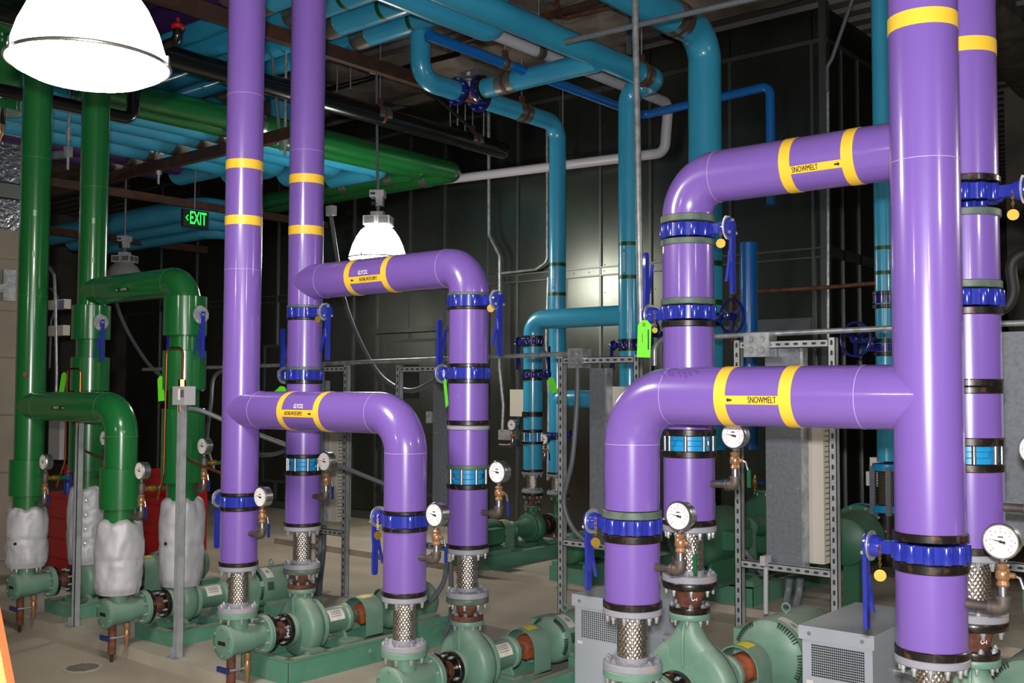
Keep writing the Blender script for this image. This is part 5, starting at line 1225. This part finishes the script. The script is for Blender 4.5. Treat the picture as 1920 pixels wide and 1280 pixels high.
# ================================================================== ceiling banks
def ypipe(label, X, z, R, y0, y1, m, cap=True, end=None):
    t = thing('insulated_pipe', label, 'pipe', (X, y0, z-R)); pts = [(X, y0, z), (X, y1, z)]
    if end: pts.append(end)
    wpart('pipe_wall', MB().tube(bend(pts, R*1.6, 10), R, 30), m, t)
    return t
ZB = 4.08
bank = [(-8.13, .11, 'green', 'front dark green ceiling pipe that ends in a rounded elbow at the air handler'), (-8.40, .10, 'green', 'second dark green ceiling pipe just behind the front one'),
        (-8.66, .125, 'cyan', 'sky blue ceiling pipe next to the dark green pair'), (-9.0, .165, 'cyan', 'sky blue ceiling pipe, second beyond the green pair'), (-9.45, .2, 'cyan', 'fat sky blue ceiling pipe, third beyond the green pair'),
        (-9.92, .15, 'cyan', 'sky blue ceiling pipe, fourth beyond the green pair'), (-10.3, .15, 'violet', 'dull violet ceiling pipe beyond the sky blue ones'), (-10.7, .13, 'violet', 'second dull violet ceiling pipe further left')]
for i, (X, R, m, lab) in enumerate(bank):
    z = ZB+R+.012; ye = (8.75, 8.45, 8.1, 7.7, 7.25, 6.85, 6.5, 6.5)[i]
    end = (X-5.6, ye, z) if i < 2 else ((X-.9, ye, z) if i < 6 else None)
    t = ypipe(lab, X, z, R, 4.3 if i < 2 else 2.2, ye, m, end=end)
    saddle(t, (X, 5.93, z), (0, 1, 0), R, .16, False)
    if i < 2:
        for dx in (.5, 1.3): saddle(t, (X-dx, ye, z), (1, 0, 0), R, .1, False)
def channel(label, a, b, h=.11, w_=.06):
    a, b = V(a), V(b); d = (b-a).normalized(); s = V((0, 0, 1)).cross(d).normalized(); up = V((0, 0, 1))
    q = [(-w_/2, 0), (w_/2, 0), (w_/2, .012), (-w_/2+.01, .012), (-w_/2+.01, h-.012), (w_/2, h-.012), (w_/2, h), (-w_/2, h)]
    return one('steel_channel', MB().prism(q, a, s, up, b-a), 'channel', label, 'steel beam')
channel('rusty steel channel carrying the green and sky blue ceiling pipes', (-12.0, 5.93, ZB-.11), (-7.55, 5.93, ZB-.11))
channel('thin steel rail hung below the violet ceiling pipes', (-10.83, 3.5, 3.85), (-10.83, 9.1, 3.85), .09, .05)
channel('far rusty steel rail under the dark pipes', (-13.6, 5.0, 3.75), (-13.6, 9.1, 3.75), .1, .06)
for x in (-7.66, -9.75, -10.9): 
    t = thing('hanger_rod', 'threaded rod through the rusty channel at X %s' % {-7.66: 'its right end by the purple riser', -9.75: 'its middle', -10.9: 'its left end'}[x], 'rod', (x, 5.93, ZB-.25))
    t['label'] = 'threaded hanger rod through the rusty channel at '+{-7.66: 'its right end by the purple riser', -9.75: 'its middle', -10.9: 'its left end'}[x]
    wpart('rod', MB().cyl((x, 5.93, ZB-.25), (x, 5.93, CEIL-.03), .014, 10), 'zinc', t); wpart('nut', MB().cyl((x, 5.93, ZB-.15), (x, 5.93, ZB-.11), .03, 6), 'zinc', t)
c = at(127, 300, Y=4.3)
t = thing('hanger_rod', 'long threaded hanger rod with nuts between the two green risers', 'rod', (c.x, c.y, 3.3))
c0 = at(127, 318, Y=4.3); wpart('rod', MB().cyl(c0, (c0.x, c0.y, CEIL-.05), .011, 10), 'zinc', t); wpart('clamp', MB().box(c0+V((0, 0, .15)), (.06, .05, .09)).cyl(c0+V((0, 0, .25)), c0+V((0, 0, .36)), .022, 10), 'zinc', t)
wpart('bracket', MB().box(c0+V((-.12, -.05, .13)), (.22, .03, .06), .4), 'galv', t)
# upper bank along X
ZU = 4.78
ub = [(6.28, .1, 'cyan', 'nearest sky blue pipe of the upper ceiling bank'), (5.93, .115, 'cyan', 'second sky blue pipe of the upper ceiling bank'), (5.55, .12, 'cyan', 'third sky blue pipe of the upper ceiling bank'), (5.2, .12, 'cyan', 'fourth sky blue pipe of the upper ceiling bank'), (4.9, .12, 'violet', 'dull violet pipe of the upper ceiling bank by the lamp'), (4.5, .16, 'violet', 'second dull violet pipe of the upper ceiling bank')]
for i, (Y, R, m, lab) in enumerate(ub):
    t = thing('insulated_pipe', lab, 'pipe', (-8, Y, ZU)); z = ZU+R
    wpart('pipe_wall', MB().tube([(-13, Y, z), (-4.6 if i else -5.4, Y, z)], R, 30), m, t)
    if i < 3: band(t, (at((778, 724, 650)[i], (55, 28, 8)[i], Y=Y).x, Y, z), (1, 0, 0), R, .045, 'band_green')
    saddle(t, (-7.0, Y, z), (1, 0, 0), R, .2, False)
channel('rusty steel channel under the upper bank of sky blue pipes', (-7.15, 3.2, ZU-.13), (-7.15, 8.0, ZU-.13), .12, .07)
channel('rusty steel channel near the ceiling by the tall conduit', (-5.0, 5.5, 5.05), (-5.0, 8.2, 5.05), .12, .07)
channel('grey strut rail under the ceiling right of the elbowing sky blue pipe', (-6.6, 6.9, 4.85), (-4.6, 6.9, 4.85), .05, .04)
for n, (x, y0, y1, lab) in enumerate(((527, 120, 330, 'vertical sky blue drop between the two glycol risers'), (410, 150, 300, 'vertical sky blue drop left of the left glycol riser'))):
    b = at(x, 200, Y=7.0); one('insulated_pipe', MB().tube(bend([(b.x-.8, b.y, 5.0), (b.x, b.y, 5.0), (b.x, b.y, 4.45)], .2, 8), .12, 28), 'cyan', lab, 'pipe')
# black roof drain lines
XB = -7.5
t = thing('insulated_pipe', 'glossy black drain pipe hung in brown clevis hangers below the sky blue bank', 'pipe', (XB, 6, 4.3))
wpart('pipe_wall', MB().tube([(XB, 3.0, 4.40), (XB, 8.8, 4.37)], .092, 28), 'black_pipe', t)
wpart('end_cap', MB().lathe([(.092, 0), (.085, .03), (.05, .05), (0, .055)], (XB, 8.8, 4.37), (0, 1, 0), 24), 'black_pipe', t)
for y in (5.25, 6.95, 8.3): saddle(t, (XB, y, 4.39), (0, 1, 0), .092, .16)
t = thing('insulated_pipe', 'black pipe elbowing down and away left of the left glycol riser', 'pipe', (-8.3, 4.6, 3.8))
wpart('pipe_wall', MB().tube(bend([(-7.9, 4.56, 4.4), (-7.9, 4.56, 3.93), (-7.9, 3.0, 3.93)], .09, 8), .05, 20), 'black_pipe', t)
c = at(333, 70, Y=4.4)
t = thing('sprinkler_drop', 'black elbow with a red cap beside the glowing lamp', 'pipe fitting', (c.x-.05, c.y, c.z-.1))
wpart('elbow', MB().tube(bend([(c.x-.25, c.y, c.z-.02), (c.x, c.y, c.z-.02), (c.x, c.y, c.z+.06)], .05, 6), .036, 16), 'black_pipe', t)
wpart('cap', MB().lathe([(.036, .06), (.05, .07), (.052, .09), (.03, .11), (.012, .12), (.012, .15)], (c.x, c.y, c.z), (0, 0, 1), 16), 'red_paint', t)
# dim pipes deep in the room on the left
for i, (Y, z, R) in enumerate(((7.4, 3.95, .14), (7.75, 3.9, .14), (8.1, 3.85, .13))):
    t = one('insulated_pipe', MB().tube(bend([(-15, Y, z), (-11.2-.4*i, Y, z), (-11.2-.4*i, Y+.5, z)], .2, 8), R, 24), 'cyan', ['nearest', 'middle', 'farthest'][i]+' dim blue pipe above the exit sign', 'pipe')
# sprinkler line, hanging rods and braces among the ceiling pipes
cond('thin black sprinkler line above the black drain pipe', [(600, 172), (690, 148), (790, 118), (860, 100)], 7.9, .03, 'black_pipe')
one('hanger_rod', MB().cyl(tuple(at(706, 130, Y=7.2)), tuple(at(708, 352, Y=7.152)), .014, 10), 'galv', 'long conduit stem holding the lamp between the glycol risers', 'rod')
one('junction_box', MB().box(tuple(at(708, 130, Y=7.2)), (.16, .1, .07)), 'zinc', 'flat steel box above the lamp stem near the ceiling', 'junction box', 'junction boxes')
for x, y0, y1, Y, lab in ((632, 125, 172, 7.2, 'left of the lamp stem'), (657, 115, 168, 7.2, 'just left of the lamp stem'), (844, 180, 262, 8.6, 'left of the ceiling three-way valve'), (858, 176, 235, 8.2, 'below the ceiling three-way valve'), (872, 195, 280, 8.8, 'right of the ceiling three-way valve'), (907, 200, 258, 8.7, 'by the end of the black drain pipe')):
    a, b = at(x, y0, Y=Y), at(x, y1, Y=Y); one('hanger_rod', MB().cyl((b.x, b.y, b.z), (b.x, b.y, max(a.z, b.z+.2)), .008, 8), 'zinc', 'thin hanger rod '+lab, 'rod')
one('brace', MB().cyl(tuple(at(800, 165, Y=7.6)), tuple(at(900, 255, Y=8.6)), .02, 10), 'rubber', 'black diagonal brace below the ceiling three-way valve', 'brace')
one('strut', MB().cyl(tuple(at(507, 70, Y=5.9)), tuple(at(527, 282, Y=5.93)), .016, 10), 'galv', 'grey hanger tube between the two glycol risers', 'rod')
one('strut_hanger', MB().b2(tuple(at(1175, 100, Y=7.8)), tuple(at(1184, 0, Y=7.86))), 'galv', 'strut hanger above the end of the long sky blue pipe', 'rod')
# ================================================================== high-bay lamps
def build_lamp(lit):
    P = []
    def a(n, mb, m, pi=None, ang=40): P.append((n, mb.mesh(n, m, ang), None, pi)); return len(P)-1
    gl, ln = ('lamp_glow', 'lamp_lens') if lit else ('lamp_off', 'lamp_off')
    s = a('shade', MB().lathe([(.268, .0), (.262, .03), (.235, .12), (.198, .2), (.155, .262), (.118, .29), (.112, .3), (.112, .305), (.0, .305)], (0, 0, 0), (0, 0, 1), 48, False), gl, None, 60)
    a('lens', MB().lathe([(.265, -.004), (.25, -.02), (.2, -.045), (.13, -.062), (.06, -.07), (0, -.072)], (0, 0, 0), (0, 0, 1), 48, False), ln, None, 60)
    r = a('rim', MB().ring((0, 0, 0), (0, 0, 1), .272, .007, 56, 8), 'saddle')
    for q in (.3, 2.4, 4.4): a('clip', MB().box((.279*math.cos(q), .279*math.sin(q), .006), (.014, .014, .035), q), 'zinc', r)
    h = a('ballast_housing', MB().b2((-.12, -.1, .305), (.0, .1, .39)).b2((.012, -.1, .305), (.13, .1, .39)), 'lamp_grey')
    a('fin_panel', MB().b2((-.105, -.103, .318), (-.015, -.1, .378)).b2((.027, -.103, .318), (.115, -.1, .378)).b2((.13, -.085, .318), (.133, -.01, .378)).b2((.13, .01, .318), (.133, .085, .378)), 'fin_dark', h)
    a('neck', MB().b2((-.06, -.05, .39), (.06, .05, .435)), 'lamp_grey')
    a('hook', MB().cyl((0, 0, .43), (0, 0, .5), .02, 12).ring((0, 0, .5), (0, 1, 0), .022, .007, 14, 6), 'fin_dark')
    a('power_plug', MB().cyl((-.055, -.03, .505), (-.01, -.03, .52), .024, 14), 'rubber')
    j = a('junction_box', MB().b2((-.07, -.06, .57), (.065, .06, .635)).b2((-.015, -.04, .49), (.05, .04, .57)), 'lamp_grey')
    a('plate', MB().b2((-.06, -.0615, .59), (-.015, -.06, .612)), 'lever_blue', j)
    a('stem', MB().cyl((0, 0, .63), (0, 0, .75), .013, 10), 'galv')
    return P
LAMPS = [(tuple(V((-3.724, 1.966, 2.944))+V((0,0,-.02))), 'big glowing high-bay lamp in the upper left corner', .35, True), ((-7.735, 7.152, 3.02), 'glowing high-bay lamp hanging behind the high glycol branch', .6, True)]
for c, lab, rz, lit in LAMPS: place(('lamp', lit), lambda: build_lamp(lit), 'high_bay_lamp', lab, 'lamp', c, rz, 'high-bay lamps', 1.07)
c = at(233, 505, Y=6.9)
place(('lamp', False), lambda: build_lamp(False), 'high_bay_lamp', 'unlit high-bay lamp behind the high green branch', 'lamp', (c.x, c.y, c.z-.22), .5, 'high-bay lamps')
one('conduit', MB().cyl((c.x, c.y, c.z+.5), (c.x, c.y, CEIL-.1), .013, 8), 'galv', 'thin stem of the unlit lamp behind the high green branch', 'rod')
one('conduit', MB().cyl((-3.724, 1.966, 3.7), (-3.724, 1.966, CEIL-.1), .013, 8), 'galv', 'stem above the big glowing lamp', 'rod')
# added lamps, unseen, to raise the room's ambient light from outside the view
for i, c in enumerate(((2.2, 1.85, 2.84), (-3.5, -3.0, 2.84), (2.2, -3.0, 2.84), (1.0, 6.6, 2.93), (-15.5, 1.8, 2.9))):
    place(('lamp', True), lambda: build_lamp(True), 'high_bay_lamp', ['added unseen glowing high-bay lamp right of the camera', 'added unseen glowing high-bay lamp behind the camera to the left', 'added unseen glowing high-bay lamp behind the camera to the right', 'added unseen glowing high-bay lamp beyond the right edge', 'added unseen glowing high-bay lamp far beyond the left edge'][i], 'lamp', c, .35, 'high-bay lamps')
# ================================================================== exit sign
cx = at(367, 410, Y=6.6)
y0, y1 = at(344, 410, X=cx.x).y, at(391, 410, X=cx.x).y; z0, z1 = at(367, 426, X=cx.x).z, at(367, 394, X=cx.x).z; W_, H_ = y1-y0, z1-z0
e = thing('exit_sign', 'black exit sign with glowing green letters and left arrow', 'sign', (cx.x, cx.y, z0))
wpart('case', MB().b2((cx.x-.05, y0, z0), (cx.x, y1, z1)), 'exit_black', e)
tx, tf = text_mesh('EXIT', H_*1.05, .36*W_/H_/1.15, .003)
wpart('lettering', MB().add([cx+V((.003, u+W_*.09, v_)) for u, v_ in tx], tf), 'exit_green', e)
wpart('arrow', MB().tube([cx+V((.004, -W_*.31, .03)), cx+V((.004, -W_*.39, 0)), cx+V((.004, -W_*.31, -.03))], .006, 6), 'exit_green', e)
wpart('stem', MB().cyl((cx.x-.025, cx.y, z1), (cx.x-.025, cx.y, z1+.5), .008, 8), 'galv', e)
# ================================================================== beige casing and foil duct at the left edge
XL = -10.2
u = thing('metal_casing', 'beige panelled metal casing at the left edge', 'cabinet', (XL, 3.0, FLOOR))
zs = [FLOOR, .9, 1.45, 2.0, 2.45, 2.95, 3.24]
wpart('core', MB().b2((XL-1.6, 1.5, FLOOR), (XL-.02, 4.83, 3.24)), 'beige_wall', u)
for i in range(len(zs)-1):
    wpart('panel', MB().b2((XL-.02, 1.5, zs[i]+.008), (XL, 4.83, zs[i+1]-.008)), 'beige_wall', u)
wpart('switch_plate', MB().b2((XL, 4.56, 2.55), (XL+.03, 4.68, 2.85)).b2((XL, 4.5, 2.62), (XL+.08, 4.56, 2.7)), 'zinc', u)
f = thing('foil_duct', 'crinkled silver foil duct on top of the beige casing', 'duct', (XL-.6, 3.5, 3.25))
wpart('wrap', MB().b2((XL-1.2, 1.0, 3.25), (XL-.1, 4.8, 3.55)).b2((XL-1.2, 1.0, 3.72), (XL-.1, 4.85, 4.1)), 'foil', f)
wpart('collar', MB().b2((XL-1.22, 1.0, 3.56), (XL-.06, 4.86, 3.70)), 'saddle', f)
# electrical clutter between the green risers
def eb(label, x0, y0, x1, y1, Y, m='beige_box'): return wbox('switch_box', label, x0, y0, x1, y1, Y, m)
sb_ = eb('pale switch box with a blue label between the green risers', 90, 560, 120, 581, 5.6)
a, b = at(108, 579, Y=5.59), at(119, 563, Y=5.59); wpart('label', MB().b2((a.x, 5.594, a.z), (b.x, 5.5995, b.z)), 'can_blue', sb_)
eb('small pale box below the blue labelled one between the green risers', 90, 609, 118, 630, 5.6)
eb('grey cabinet low between the green risers', 90, 760, 113, 860, 5.8, 'lamp_grey')
cond('shiny conduit curving down between the green risers', [(92, 500), (102, 515), (104, 560), (106, 700), (105, 740)], 5.5, .016)
cond('thin grey conduit behind the shiny one between the green risers', [(95, 540), (112, 560), (96, 600), (93, 690)], 5.7, .012, 'conduit_grey')
one('switch_box', MB().box(tuple(at(621, 395, Y=6.4)), (.09, .06, .09)), 'lamp_grey', 'small grey box at the top of the sweeping conduit', 'junction box', 'junction boxes')
